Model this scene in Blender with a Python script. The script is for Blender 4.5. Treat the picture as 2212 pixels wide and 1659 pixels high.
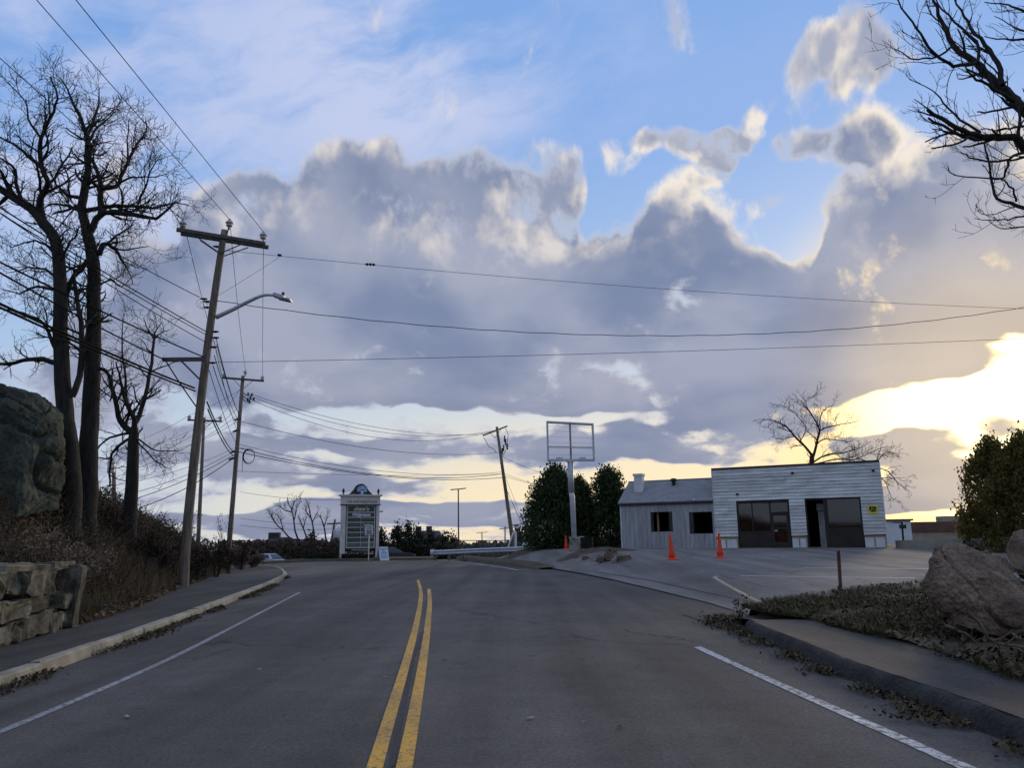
import bpy, bmesh, math, random
import numpy as np
from mathutils import Vector, Matrix, noise as mnoise

for _o in list(bpy.data.objects):
    bpy.data.objects.remove(_o)
scene = bpy.context.scene
COL = scene.collection
random.seed(11)
rng = np.random.default_rng(11)
R = math.radians

# ------------------------------------------------------------------ camera
PITCH, ROLL, EYE, FPX = R(11.3), R(-0.8), 1.4, 1700.0      # FPX: focal length for a 2212 px wide picture
cam_data = bpy.data.cameras.new('camera')
cam_data.sensor_width = 36.0
cam_data.lens = FPX / 2212.0 * 36.0
cam_data.clip_start = 0.05
cam_data.clip_end = 6000
cam = bpy.data.objects.new('camera', cam_data)
COL.objects.link(cam)
CAMROT = Matrix.Rotation(R(90) + PITCH, 3, 'X') @ Matrix.Rotation(ROLL, 3, 'Z')
cam.matrix_world = Matrix.Translation((0, 0, EYE)) @ CAMROT.to_4x4()
scene.camera = cam

def ray(px, py):
    return CAMROT @ Vector(((px - 1106) / FPX, (829.5 - py) / FPX, -1.0))
def P(px, py, Y):
    d = ray(px, py); t = Y / d.y
    return Vector((d.x * t, Y, EYE + d.z * t))
def PZ(px, py, z):
    d = ray(px, py); t = (z - EYE) / d.z
    return Vector((d.x * t, d.y * t, z))
def azel(px, py):
    d = ray(px, py).normalized()
    return math.atan2(d.x, d.y), math.asin(d.z)

# ------------------------------------------------------------------ view
scene.render.engine = 'CYCLES'
scene.cycles.use_adaptive_sampling = True
scene.cycles.adaptive_threshold = 0.015
scene.cycles.adaptive_min_samples = 8
scene.cycles.max_bounces = 5
scene.cycles.diffuse_bounces = 3
scene.cycles.glossy_bounces = 2
scene.cycles.transparent_max_bounces = 6
scene.cycles.caustics_reflective = False
scene.cycles.caustics_refractive = False
scene.view_settings.view_transform = 'Standard'
scene.view_settings.look = 'None'
scene.view_settings.exposure = 0.15
scene.view_settings.gamma = 1.0
scene.view_settings.use_curve_mapping = False

# ------------------------------------------------------------------ sun and sky
SUN_AZ, SUN_EL = azel(2150, 860)
sun_data = bpy.data.lights.new('sun', 'SUN')
sun_data.energy = 1.5
sun_data.angle = R(12)
sun_data.color = (1.0, 0.80, 0.56)
sun = bpy.data.objects.new('sun', sun_data)
COL.objects.link(sun)
_sd = Vector((math.sin(SUN_AZ) * math.cos(SUN_EL), math.cos(SUN_AZ) * math.cos(SUN_EL), math.sin(SUN_EL)))
sun.rotation_euler = _sd.to_track_quat('Z', 'Y').to_euler()
sun.location = (40, 60, 40)

world = bpy.data.worlds.new('World')
scene.world = world
world.use_nodes = True
SKY_STRENGTH = 0.12
def build_sky():
    nt = world.node_tree
    nt.nodes.clear()
    def node(tree, t, **kw):
        n = tree.nodes.new(t)
        for k, v in kw.items():
            setattr(n, k, v)
        return n
    class G:
        """small expression helper for one node tree"""
        def __init__(s, tree): s.t = tree
        def put(s, sock, v):
            if isinstance(v, bpy.types.NodeSocket): s.t.links.new(v, sock)
            else: sock.default_value = v
        def m(s, op, a, b=0.0, c=0.0, clamp=False):
            n = node(s.t, 'ShaderNodeMath', operation=op, use_clamp=clamp)
            s.put(n.inputs[0], a); s.put(n.inputs[1], b); s.put(n.inputs[2], c)
            return n.outputs[0]
        def v(s, op, a, b=(0, 0, 0), c=(0, 0, 0), out=0):
            n = node(s.t, 'ShaderNodeVectorMath', operation=op)
            s.put(n.inputs[0], a); s.put(n.inputs[1], b)
            if len(n.inputs) > 2 and op == 'MULTIPLY_ADD': s.put(n.inputs[2], c)
            return n.outputs[out]
        def rng(s, x, a, b, c=0.0, d=1.0, smooth=True):
            n = node(s.t, 'ShaderNodeMapRange')
            n.interpolation_type = 'SMOOTHSTEP' if smooth else 'LINEAR'
            s.put(n.inputs[0], x); s.put(n.inputs[1], a); s.put(n.inputs[2], b); s.put(n.inputs[3], c); s.put(n.inputs[4], d)
            return n.outputs[0]
        def noise(s, vec, scale, detail, rough=0.5, col=False):
            n = node(s.t, 'ShaderNodeTexNoise', noise_dimensions='2D')
            s.put(n.inputs['Vector'], vec)
            n.inputs['Scale'].default_value = scale
            n.inputs['Detail'].default_value = detail
            n.inputs['Roughness'].default_value = rough
            return n.outputs['Color' if col else 'Fac']
        def mix(s, f, a, b, mode='MIX'):
            n = node(s.t, 'ShaderNodeMix', data_type='RGBA', blend_type=mode)
            n.clamp_factor = True
            s.put(n.inputs[0], f); s.put(n.inputs[6], a); s.put(n.inputs[7], b)
            return n.outputs[2]
        def sep(s, v):
            n = node(s.t, 'ShaderNodeSeparateXYZ'); s.put(n.inputs[0], v); return n.outputs
        def comb(s, x, y, z=0.0):
            n = node(s.t, 'ShaderNodeCombineXYZ'); s.put(n.inputs[0], x); s.put(n.inputs[1], y); s.put(n.inputs[2], z)
            return n.outputs[0]
    def blob(g, vec, px, py, rx, ry, w):
        a, e = azel(px, py)
        ia, ie = 1.0 / (rx / 1720.0), 1.0 / (ry / 1720.0)
        q = g.v('MULTIPLY_ADD', vec, (ia, ie, 0), (-a * ia, -e * ie, 0))
        q = g.v('DOT_PRODUCT', q, q, out=1)
        return g.rng(q, 0.0, 1.9, w, 0.0)
    def blobs(g, vec, lst):
        s = None
        for b in lst:
            x = blob(g, vec, *b)
            s = x if s is None else g.m('ADD', s, x)
        return s
    # cloud masses as seen over the place: azimuth/elevation ellipses, broken up by noise
    MASS = [(640, 600, 330, 230, 1.0), (1010, 580, 330, 170, .85), (950, 750, 620, 110, .95), (1450, 700, 480, 130, .85),
            (2020, 560, 300, 190, 1.0), (1390, 560, 180, 100, .6), (1190, 410, 100, 85, .66), (1030, 410, 110, 80, .50),
            (800, 380, 150, 80, .70), (560, 450, 110, 70, .40), (1500, 470, 110, 90, .55), (1690, 450, 55, 80, .45),
            (1470, 285, 120, 40, .80), (1590, 300, 70, 46, .70), (1540, 350, 60, 40, .5), (1860, 300, 80, 46, .60), (1750, 290, 60, 36, .42), (1850, 120, 60, 90, .60), (1770, 110, 50, 50, .50), (1960, 190, 60, 50, .36), (2100, 280, 120, 60, .35),
            (1400, 1100, 320, 36, .55), (1540, 930, 240, 36, .6), (2080, 660, 220, 80, .5), (430, 960, 200, 40, .35),
            (900, 845, 420, 44, .75), (1500, 845, 380, 55, .85), (1780, 770, 260, 90, .7), (640, 955, 260, 18, .55), (1330, 965, 360, 34, .6),
            (800, 1050, 210, 26, .75), (1000, 1118, 380, 26, .7), (560, 1115, 200, 26, .5), (1980, 1055, 260, 60, .95), (480, 1000, 240, 30, .3),
            (1925, 970, 90, 20, .9), (2170, 925, 110, 15, .95), (2080, 785, 100, 30, .7), (330, 690, 170, 140, .40), (300, 880, 260, 80, .30), (440, 540, 60, 70, .35),
            (1720, 515, 62, 70, -.75), (2080, 885, 230, 55, -1.1), (2210, 790, 90, 75, -1.2), (1150, 905, 360, 12, -.5), (1850, 930, 60, 40, -.4),
            (1320, 935, 60, 16, -.5), (1050, 1055, 260, 26, -.55), (1990, 1120, 90, 10, -.5), (560, 1072, 150, 18, -.35), (2260, 1000, 140, 40, -.7), (1500, 1010, 200, 16, -.3), (1300, 240, 200, 60, -.1), (1340, 330, 70, 40, .45), (1640, 250, 60, 40, .45), (1990, 110, 70, 50, .4), (1690, 190, 40, 30, .35)]
    g = G(nt)
    tc = node(nt, 'ShaderNodeTexCoord')
    D = g.v('NORMALIZE', tc.outputs['Generated'])
    x, y, z = g.sep(D)
    el = g.m('ARCSINE', z)
    az = g.m('ARCTAN2', x, y)
    V = g.comb(az, el)
    K = 1.0 / SKY_STRENGTH
    def c(r, gg, b, k=1.0): return (r * K * k, gg * K * k, b * K * k, 1.0)
    # --- cloud density: the masses, broken up by noise that flattens towards the horizon
    Vs = g.comb(az, g.m('MULTIPLY', g.m('LOGARITHM', g.m('ADD', g.m('MAXIMUM', el, 0.0), .075), math.e), .42))
    w1 = g.v('SUBTRACT', g.noise(g.v('ADD', Vs, (3.1, 7.7, 0)), 5.0, 3.0, .55, col=True), (.5, .5, .5))
    Vw = g.v('MULTIPLY_ADD', w1, (.15, .07, 0), V)
    B = blobs(g, Vw, MASS)
    off = g.m('MAXIMUM', g.rng(g.m('ABSOLUTE', az), .66, .95, 0.0, 1.0), g.rng(el, .66, .90, 0.0, 1.0))
    n_big = g.noise(g.v('ADD', Vs, (11.3, 2.9, 0)), 2.2, 2.0, .5)          # the broken cover goes on outside the view
    B = g.m('MULTIPLY_ADD', off, g.m('MULTIPLY', g.m('SUBTRACT', n_big, .38), 3.2), B)
    B = g.m('MINIMUM', g.m('ADD', B, g.rng(el, .10, .24, .34, -.02)), .86)
    Vn = g.v('MULTIPLY_ADD', w1, (.05, .05, 0), Vs)
    n1 = g.noise(g.v('ADD', Vn, (5.3, 1.9, 0)), 7.0, 8.0, .60)
    n2 = g.noise(g.v('ADD', Vn, (5.3 + .022, 1.9 + .026, 0)), 7.0, 4.0, .60)
    def billow(vec):
        n = node(nt, 'ShaderNodeTexVoronoi', voronoi_dimensions='2D', feature='SMOOTH_F1')
        g.put(n.inputs['Vector'], vec)
        n.inputs['Scale'].default_value = 9.0; n.inputs['Detail'].default_value = 2.0; n.inputs['Roughness'].default_value = .55
        n.inputs['Smoothness'].default_value = .6
        return n.outputs['Distance']
    vb = billow(g.v('MULTIPLY_ADD', w1, (.10, .10, 0), Vs))
    F = g.m('MULTIPLY_ADD', g.m('SUBTRACT', n1, .5), 1.75, g.m('MULTIPLY_ADD', vb, -.42, g.m('ADD', B, .18)))
    F = g.m('MULTIPLY_ADD', g.m('SUBTRACT', g.noise(g.v('ADD', Vn, (1.7, 4.4, 0)), 24.0, 4.0, .6), .5), .42, F)
    # --- clear air
    sky = node(nt, 'ShaderNodeTexSky', sky_type='NISHITA')
    sky.sun_disc = False
    sky.sun_elevation = max(SUN_EL, R(9)); sky.sun_rotation = SUN_AZ
    sky.air_density = 1.3; sky.dust_density = 1.0; sky.ozone_density = 1.5
    cs = g.v('DOT_PRODUCT', D, tuple(_sd), out=1)
    near = g.rng(cs, .972, .9992, 0.0, 1.0)          # round the veiled sun
    core = g.rng(cs, .982, .9998, 0.0, 1.0)
    fwd = g.rng(cs, .45, 1.0, 0.0, 1.0)
    up = g.rng(el, .05, .50, 0.0, 1.0, smooth=False)
    hor = g.rng(el, .03, .24, 1.0, 0.0)
    air = g.mix(up, c(.50, .63, .80), c(.21, .40, .82))
    air = g.mix(.22, air, sky.outputs[0])
    air = g.mix(g.m('MULTIPLY', hor, g.m('MULTIPLY_ADD', fwd, .80, .06)), air, c(1.0, .77, .42))
    air = g.mix(g.m('MULTIPLY', g.rng(cs, .955, .999, 0.0, 1.0), .9), air, c(1.15, .84, .34))
    air = g.mix(core, air, c(1.9, 1.65, 1.0))
    # --- high thin streaks
    Vr = g.comb(g.m('MULTIPLY_ADD', az, .6, g.m('MULTIPLY', el, .5)), g.m('MULTIPLY_ADD', el, 2.0, g.m('MULTIPLY', az, -.7)))
    wv = g.v('MULTIPLY_ADD', w1, (.05, .12, 0), Vr)
    ci = g.noise(wv, 5.0, 7.0, .60)
    cm = blobs(g, V, [(420, 150, 640, 300, .95), (1000, 120, 420, 220, .5), (60, 500, 300, 260, .6), (1400, 180, 400, 120, .15)])
    cm = g.m('MAXIMUM', cm, g.m('MULTIPLY', g.rng(el, .60, .85, 0.0, 1.0), .6))
    ca = g.m('MULTIPLY', g.rng(ci, .28, .66, 0.0, .9), cm, clamp=True)
    ccol = g.mix(n_big, c(.38, .49, .77), c(.56, .59, .76))
    air = g.mix(ca, air, ccol)
    # --- the cumulus bank
    alpha = g.rng(F, .06, .46, 0.0, 1.0)
    thick = g.rng(F, .20, .56, 0.0, 1.0)
    lit = g.rng(g.m('SUBTRACT', n1, n2), -.02, .13, 0.0, 1.0)
    n_mid = g.noise(g.v('MULTIPLY', Vn, (1.0, 1.5, 1)), 4.5, 4.0, .45)
    dark = g.mix(g.rng(n_mid, .32, .68, 0.0, 1.0), c(.335, .365, .475), c(.185, .232, .365))
    dark = g.mix(g.m('MULTIPLY', g.rng(el, .05, .30, 1.0, 0.0), .45), dark, c(.25, .262, .345))
    thin = g.mix(fwd, c(.43, .465, .59), c(.54, .54, .59))
    cl = g.mix(thick, thin, dark)
    warm = g.mix(fwd, c(.60, .57, .60), c(.90, .80, .68))
    top = g.rng(el, .25, .45, .10, 1.0)
    sunw = g.m('MULTIPLY', g.m('MULTIPLY', lit, top), g.rng(F, .86, .34, .04, .95))
    cl = g.mix(sunw, cl, warm)
    near2 = g.rng(cs, .945, .999, 0.0, 1.0)
    edge = g.m('MULTIPLY', near2, g.m('SUBTRACT', 1.0, thick))
    cl = g.mix(g.m('MULTIPLY', g.rng(cs, .965, .999, 0.0, 1.0), .22), cl, c(.95, .70, .36))
    cl = g.mix(edge, cl, c(1.15, .86, .42))
    cl = g.mix(g.m('MULTIPLY', core, .3), cl, c(1.1, .85, .5))
    out = g.mix(alpha, air, cl)
    out = g.mix(g.rng(el, -.02, .0, 1.0, 0.0), out, c(.20, .20, .22))
    bg = node(nt, 'ShaderNodeBackground')
    bg.inputs['Strength'].default_value = SKY_STRENGTH
    nt.links.new(out, bg.inputs['Color'])
    wo = node(nt, 'ShaderNodeOutputWorld')
    nt.links.new(bg.outputs[0], wo.inputs['Surface'])
    world.cycles.sampling_method = 'MANUAL'
    world.cycles.sample_map_resolution = 512
build_sky()

# ------------------------------------------------------------------ helpers
def ss(x, a, b):
    t = min(1.0, max(0.0, (x - a) / (b - a)))
    return t * t * (3 - 2 * t)
def interp(x, pts):
    if x <= pts[0][0]:
        return pts[0][1]
    for (x0, y0), (x1, y1) in zip(pts, pts[1:]):
        if x <= x1:
            return y0 + (y1 - y0) * (x - x0) / (x1 - x0)
    return pts[-1][1]
def tag(o, label=None, cat=None, group=None, kind=None):
    if label: o['label'] = label
    if cat: o['category'] = cat
    if group: o['group'] = group
    if kind: o['kind'] = kind
    return o
def empty(name, loc, label=None, cat=None, group=None, rz=0.0):
    o = bpy.data.objects.new(name, None)
    o.empty_display_size = 0.2
    COL.objects.link(o)
    o.location = loc
    o.rotation_euler = (0, 0, rz)
    return tag(o, label, cat, group)
def world_loc(o):
    v = Vector((0, 0, 0))
    while o is not None:
        v += Vector(o.location); o = o.parent
    return v
def copy_tree(o, parent=None):
    cpy = o.copy(); COL.objects.link(cpy); cpy.parent = parent
    for ch in o.children:
        copy_tree(ch, cpy)
    return cpy

class MB:
    """collects geometry for ONE mesh object"""
    def __init__(s):
        s.v, s.f, s.m = [], [], []
    def add(s, verts, faces, mi=0):
        n = len(s.v)
        s.v.extend(tuple(p) for p in verts)
        s.f.extend(tuple(i + n for i in f) for f in faces)
        s.m.extend([mi] * len(faces))
        return s
    def box(s, c, size, rot=None, mi=0, taper=1.0):
        hx, hy, hz = size[0] / 2, size[1] / 2, size[2] / 2
        vs = []
        for dz in (-1, 1):
            k = taper if dz > 0 else 1.0
            for dx, dy in ((-1, -1), (1, -1), (1, 1), (-1, 1)):
                p = Vector((dx * hx * k, dy * hy * k, dz * hz))
                if rot is not None: p = rot @ p
                vs.append(p + Vector(c))
        return s.add(vs, [(0, 3, 2, 1), (4, 5, 6, 7), (0, 1, 5, 4), (1, 2, 6, 5), (2, 3, 7, 6), (3, 0, 4, 7)], mi)
    def beam(s, a, b, w, h, mi=0, up=(0, 0, 1)):
        a, b = Vector(a), Vector(b)
        d = b - a; L = d.length; d.normalize()
        x = d.cross(Vector(up))
        if x.length < 1e-4: x = d.cross(Vector((1, 0, 0)))
        x.normalize(); u = x.cross(d)
        vs = [e + x * (i * w / 2) + u * (j * h / 2) for e in (a, b) for i, j in ((-1, -1), (1, -1), (1, 1), (-1, 1))]
        return s.add(vs, [(0, 1, 2, 3), (4, 7, 6, 5), (0, 4, 5, 1), (1, 5, 6, 2), (2, 6, 7, 3), (3, 7, 4, 0)], mi)
    def tube(s, pts, rad, sides=8, mi=0, cap=True):
        pts = [Vector(p) for p in pts]
        if not isinstance(rad, (list, tuple)): rad = [rad] * len(pts)
        vs, fs = [], []
        prev = None
        for i, p in enumerate(pts):
            t = (pts[min(i + 1, len(pts) - 1)] - pts[max(i - 1, 0)]).normalized()
            if prev is None:
                x = t.cross(Vector((0, 0, 1)))
                if x.length < 1e-3: x = t.cross(Vector((1, 0, 0)))
            else:
                x = prev - t * prev.dot(t)
            x.normalize(); prev = x
            y = t.cross(x)
            for k in range(sides):
                a = 2 * math.pi * k / sides
                vs.append(p + (x * math.cos(a) + y * math.sin(a)) * rad[i])
        for i in range(len(pts) - 1):
            for k in range(sides):
                a, b = i * sides + k, i * sides + (k + 1) % sides
                fs.append((a, b, b + sides, a + sides))
        if cap:
            fs.append(tuple(range(sides - 1, -1, -1)))
            n = (len(pts) - 1) * sides
            fs.append(tuple(range(n, n + sides)))
        return s.add(vs, fs, mi)
    def lathe(s, c, prof, sides=16, axis=None, mi=0):
        """prof: list of (radius, height) along axis (default up)"""
        q = Vector((0, 0, 1)).rotation_difference(Vector(axis or (0, 0, 1))).to_matrix()
        vs, fs = [], []
        for r, h in prof:
            for k in range(sides):
                a = 2 * math.pi * k / sides
                vs.append(Vector(c) + q @ Vector((r * math.cos(a), r * math.sin(a), h)))
        for i in range(len(prof) - 1):
            for k in range(sides):
                a, b = i * sides + k, i * sides + (k + 1) % sides
                fs.append((a, b, b + sides, a + sides))
        fs.append(tuple(range(sides - 1, -1, -1)))
        n = (len(prof) - 1) * sides
        fs.append(tuple(range(n, n + sides)))
        return s.add(vs, fs, mi)
    def prism(s, poly, off, mi=0):
        """poly: list of points; off: extrusion vector"""
        n = len(poly); off = Vector(off)
        vs = [Vector(p) for p in poly] + [Vector(p) + off for p in poly]
        fs = [tuple(range(n - 1, -1, -1)), tuple(range(n, 2 * n))] + [(i, (i + 1) % n, n + (i + 1) % n, n + i) for i in range(n)]
        return s.add(vs, fs, mi)
    def build(s, name, mats, parent=None, smooth=False, local=False, bevel=0.0, fix=False):
        return make_obj(name, s.v, s.f, mats, parent, smooth, local, s.m, bevel, fix)

def make_obj(name, v, f, mats, parent=None, smooth=False, local=False, mi=None, bevel=0.0, fix=False):
    v = np.asarray([tuple(p) for p in v] if not isinstance(v, np.ndarray) else v, dtype=np.float64).reshape(-1, 3)
    me = bpy.data.meshes.new(name)
    if parent is None:
        lo, hi = v.min(0), v.max(0)
        org = np.array([(lo[0] + hi[0]) / 2, (lo[1] + hi[1]) / 2, lo[2]])
    else:
        org = np.array(world_loc(parent)) if not local else np.zeros(3)
    vv = v - org
    if isinstance(f, np.ndarray):
        nf, k = f.shape
        me.vertices.add(len(vv)); me.vertices.foreach_set('co', vv.astype(np.float32).ravel())
        me.loops.add(nf * k); me.loops.foreach_set('vertex_index', f.astype(np.int32).ravel())
        me.polygons.add(nf)
        me.polygons.foreach_set('loop_start', (np.arange(nf) * k).astype(np.int32))
        me.polygons.foreach_set('loop_total', np.full(nf, k, dtype=np.int32))
        me.update(calc_edges=True)
    else:
        me.from_pydata(vv.tolist(), [], f)
    if fix or bevel:
        bm = bmesh.new(); bm.from_mesh(me)
        bmesh.ops.recalc_face_normals(bm, faces=bm.faces)
        if bevel:
            bmesh.ops.bevel(bm, geom=list(bm.edges), offset=bevel, segments=1, affect='EDGES', clamp_overlap=True)
        bm.to_mesh(me); bm.free()
    if not isinstance(mats, (list, tuple)): mats = [mats]
    for m in mats: me.materials.append(m)
    if mi is not None and len(mats) > 1 and not bevel:
        me.polygons.foreach_set('material_index', np.asarray(mi, dtype=np.int32))
    if smooth:
        me.polygons.foreach_set('use_smooth', [True] * len(me.polygons))
    o = bpy.data.objects.new(name, me)
    COL.objects.link(o)
    if parent is None: o.location = org
    else: o.parent = parent
    return o

# ------------------------------------------------------------------ materials
MATS = {}
def mat(name, col, rough=0.85, var=0.25, scale=4.0, fine=60.0, fvar=0.15, bump=0.0, bscale=40.0, metal=0.0, spec=0.3, tint=None, stretch=(1, 1, 1), coat=0.0, objrand=0.0):
    """colour mottled by two noises in object space, with a little relief"""
    if name in MATS: return MATS[name]
    m = bpy.data.materials.new(name); m.use_nodes = True
    nt = m.node_tree; N = nt.nodes; L = nt.links
    b = N['Principled BSDF']
    b.inputs['Roughness'].default_value = rough
    b.inputs['Metallic'].default_value = metal
    b.inputs['Specular IOR Level'].default_value = spec
    b.inputs['Coat Weight'].default_value = coat
    tc = N.new('ShaderNodeTexCoord')
    mp = N.new('ShaderNodeMapping'); mp.inputs['Scale'].default_value = stretch
    L.new(tc.outputs['Object'], mp.inputs['Vector'])
    n1 = N.new('ShaderNodeTexNoise'); n1.inputs['Scale'].default_value = scale; n1.inputs['Detail'].default_value = 5
    n2 = N.new('ShaderNodeTexNoise'); n2.inputs['Scale'].default_value = fine; n2.inputs['Detail'].default_value = 3
    L.new(mp.outputs[0], n1.inputs['Vector']); L.new(mp.outputs[0], n2.inputs['Vector'])
    mr = N.new('ShaderNodeMapRange'); mr.inputs[1].default_value = .3; mr.inputs[2].default_value = .7
    L.new(n1.outputs['Fac'], mr.inputs[0])
    mx = N.new('ShaderNodeMix'); mx.data_type = 'RGBA'
    c0 = [x * (1 - var) for x in col]; c1 = [x * (1 + var) for x in (tint or col)]
    mx.inputs[6].default_value = (*c0, 1); mx.inputs[7].default_value = (*c1, 1)
    L.new(mr.outputs[0], mx.inputs[0])
    mul = N.new('ShaderNodeMath'); mul.operation = 'MULTIPLY_ADD'
    mul.inputs[1].default_value = fvar * 4; mul.inputs[2].default_value = 1 - fvar * 2
    L.new(n2.outputs['Fac'], mul.inputs[0])
    vm = N.new('ShaderNodeVectorMath'); vm.operation = 'SCALE'
    L.new(mx.outputs[2], vm.inputs[0])
    if objrand:
        oi = N.new('ShaderNodeObjectInfo')
        m3 = N.new('ShaderNodeMath'); m3.operation = 'MULTIPLY_ADD'; m3.inputs[1].default_value = 2 * objrand; m3.inputs[2].default_value = 1 - objrand
        L.new(oi.outputs['Random'], m3.inputs[0])
        m4 = N.new('ShaderNodeMath'); m4.operation = 'MULTIPLY'
        L.new(m3.outputs[0], m4.inputs[0]); L.new(mul.outputs[0], m4.inputs[1])
        L.new(m4.outputs[0], vm.inputs['Scale'])
    else:
        L.new(mul.outputs[0], vm.inputs['Scale'])
    L.new(vm.outputs[0], b.inputs['Base Color'])
    if bump:
        n3 = N.new('ShaderNodeTexNoise'); n3.inputs['Scale'].default_value = bscale; n3.inputs['Detail'].default_value = 6
        L.new(mp.outputs[0], n3.inputs['Vector'])
        bp = N.new('ShaderNodeBump'); bp.inputs['Strength'].default_value = bump; bp.inputs['Distance'].default_value = .03
        L.new(n3.outputs['Fac'], bp.inputs['Height']); L.new(bp.outputs[0], b.inputs['Normal'])
    MATS[name] = m
    return m
def leafmat(name, cols, rough=.7, trans=0.0):
    """foliage: the colour varies from leaf to leaf (random per island)"""
    if name in MATS: return MATS[name]
    m = bpy.data.materials.new(name); m.use_nodes = True
    nt = m.node_tree; N = nt.nodes; L = nt.links
    b = N['Principled BSDF']; b.inputs['Roughness'].default_value = rough; b.inputs['Specular IOR Level'].default_value = .2
    g = N.new('ShaderNodeNewGeometry')
    cr = N.new('ShaderNodeValToRGB'); cr.color_ramp.interpolation = 'LINEAR'
    e = cr.color_ramp.elements
    for i, cc in enumerate(cols):
        p = i / max(1, len(cols) - 1)
        if i < 2: e[i].position = p; e[i].color = (*cc, 1)
        else:
            n = e.new(p); n.color = (*cc, 1)
    if len(cols) > 2: e[1].position = 1 / (len(cols) - 1)
    L.new(g.outputs['Random Per Island'], cr.inputs[0])
    L.new(cr.outputs[0], b.inputs['Base Color'])
    if trans:
        tr = N.new('ShaderNodeBsdfTranslucent'); L.new(cr.outputs[0], tr.inputs[0])
        ms = N.new('ShaderNodeMixShader'); ms.inputs[0].default_value = trans
        L.new(b.outputs[0], ms.inputs[1]); L.new(tr.outputs[0], ms.inputs[2])
        L.new(ms.outputs[0], N['Material Output'].inputs['Surface'])
    MATS[name] = m
    return m

def asphalt(name, base, warm, cracks=True, wear=True):
    """old tarmac: aggregate speckle, blotches, wheel-path polish along y, hairline cracks"""
    m = bpy.data.materials.new(name); m.use_nodes = True
    nt = m.node_tree; N = nt.nodes; L = nt.links
    b = N['Principled BSDF']; b.inputs['Roughness'].default_value = .92; b.inputs['Specular IOR Level'].default_value = .12
    tc = N.new('ShaderNodeTexCoord')
    def nz(scale, detail, st=(1, 1, 1), rough=.55):
        mp = N.new('ShaderNodeMapping'); mp.inputs['Scale'].default_value = st
        L.new(tc.outputs['Object'], mp.inputs['Vector'])
        n = N.new('ShaderNodeTexNoise'); n.inputs['Scale'].default_value = scale; n.inputs['Detail'].default_value = detail; n.inputs['Roughness'].default_value = rough
        L.new(mp.outputs[0], n.inputs['Vector']); return n.outputs['Fac']
    def rg(x, a, bb, c, d):
        r = N.new('ShaderNodeMapRange'); r.inputs[1].default_value = a; r.inputs[2].default_value = bb; r.inputs[3].default_value = c; r.inputs[4].default_value = d
        L.new(x, r.inputs[0]); return r.outputs[0]
    def mu(x, y):
        r = N.new('ShaderNodeMath'); r.operation = 'MULTIPLY'; L.new(x, r.inputs[0]); L.new(y, r.inputs[1]); return r.outputs[0]
    k = mu(rg(nz(.35, 4), .3, .7, .84, 1.14), rg(nz(2.6, 5), .3, .7, .90, 1.09))
    k = mu(k, rg(nz(130, 2, rough=.8), .25, .75, .70, 1.32))
    k = mu(k, rg(nz(28, 3), .3, .7, .92, 1.08))
    k = mu(k, rg(nz(1.0, 3, (1.1, .04, 1)), .3, .7, .72, 1.24))
    k = mu(k, rg(nz(34, 3, rough=.75), .30, .72, .72, 1.34))
    if cracks:
        vo = N.new('ShaderNodeTexVoronoi'); vo.feature = 'DISTANCE_TO_EDGE'; vo.inputs['Scale'].default_value = .30
        mp = N.new('ShaderNodeMapping'); mp.inputs['Scale'].default_value = (1, .55, 1)
        nn = N.new('ShaderNodeTexNoise'); nn.inputs['Scale'].default_value = 2.2; nn.inputs['Detail'].default_value = 5
        L.new(tc.outputs['Object'], nn.inputs['Vector'])
        va = N.new('ShaderNodeVectorMath'); va.operation = 'MULTIPLY_ADD'; va.inputs[1].default_value = (.9, .9, 0)
        L.new(nn.outputs['Color'], va.inputs[0]); L.new(tc.outputs['Object'], va.inputs[2])
        L.new(va.outputs[0], mp.inputs['Vector']); L.new(mp.outputs[0], vo.inputs['Vector'])
        gate = rg(nz(.22, 2), .50, .60, 0, 1)
        cr = rg(vo.outputs['Distance'], .002, .008, .55, 1)
        mx = N.new('ShaderNodeMix'); mx.inputs[2].default_value = 1.0
        L.new(gate, mx.inputs[0]); L.new(cr, mx.inputs[3])
        k = mu(k, mx.outputs[0])
    # scattered pale grit and dark oil spots
    for sc_, lo_, hi_, val_ in ((3.2, .030, .055, 2.2), (9.0, .05, .10, 1.6), (1.1, .02, .09, .62)):
        vg = N.new('ShaderNodeTexVoronoi'); vg.inputs['Scale'].default_value = sc_; L.new(tc.outputs['Object'], vg.inputs['Vector'])
        sp = N.new('ShaderNodeSeparateColor'); L.new(vg.outputs['Color'], sp.inputs[0])
        pick = rg(sp.outputs[0], .55, .60, 0, 1)
        spot = rg(vg.outputs['Distance'], lo_, hi_, val_, 1.0)
        mg = N.new('ShaderNodeMix'); mg.inputs[2].default_value = 1.0; L.new(pick, mg.inputs[0]); L.new(spot, mg.inputs[3])
        k = mu(k, mg.outputs[0])
    mx = N.new('ShaderNodeMix'); mx.data_type = 'RGBA'; mx.inputs[6].default_value = (*base, 1); mx.inputs[7].default_value = (*warm, 1)
    L.new(rg(nz(.5, 3), .35, .65, 0, 1), mx.inputs[0])
    vm = N.new('ShaderNodeVectorMath'); vm.operation = 'SCALE'
    L.new(mx.outputs[2], vm.inputs[0]); L.new(k, vm.inputs['Scale'])
    L.new(vm.outputs[0], b.inputs['Base Color'])
    bp = N.new('ShaderNodeBump'); bp.inputs['Strength'].default_value = .35; bp.inputs['Distance'].default_value = .01
    L.new(nz(160, 2), bp.inputs['Height']); L.new(bp.outputs[0], b.inputs['Normal'])
    MATS[name] = m
    return m
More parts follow.
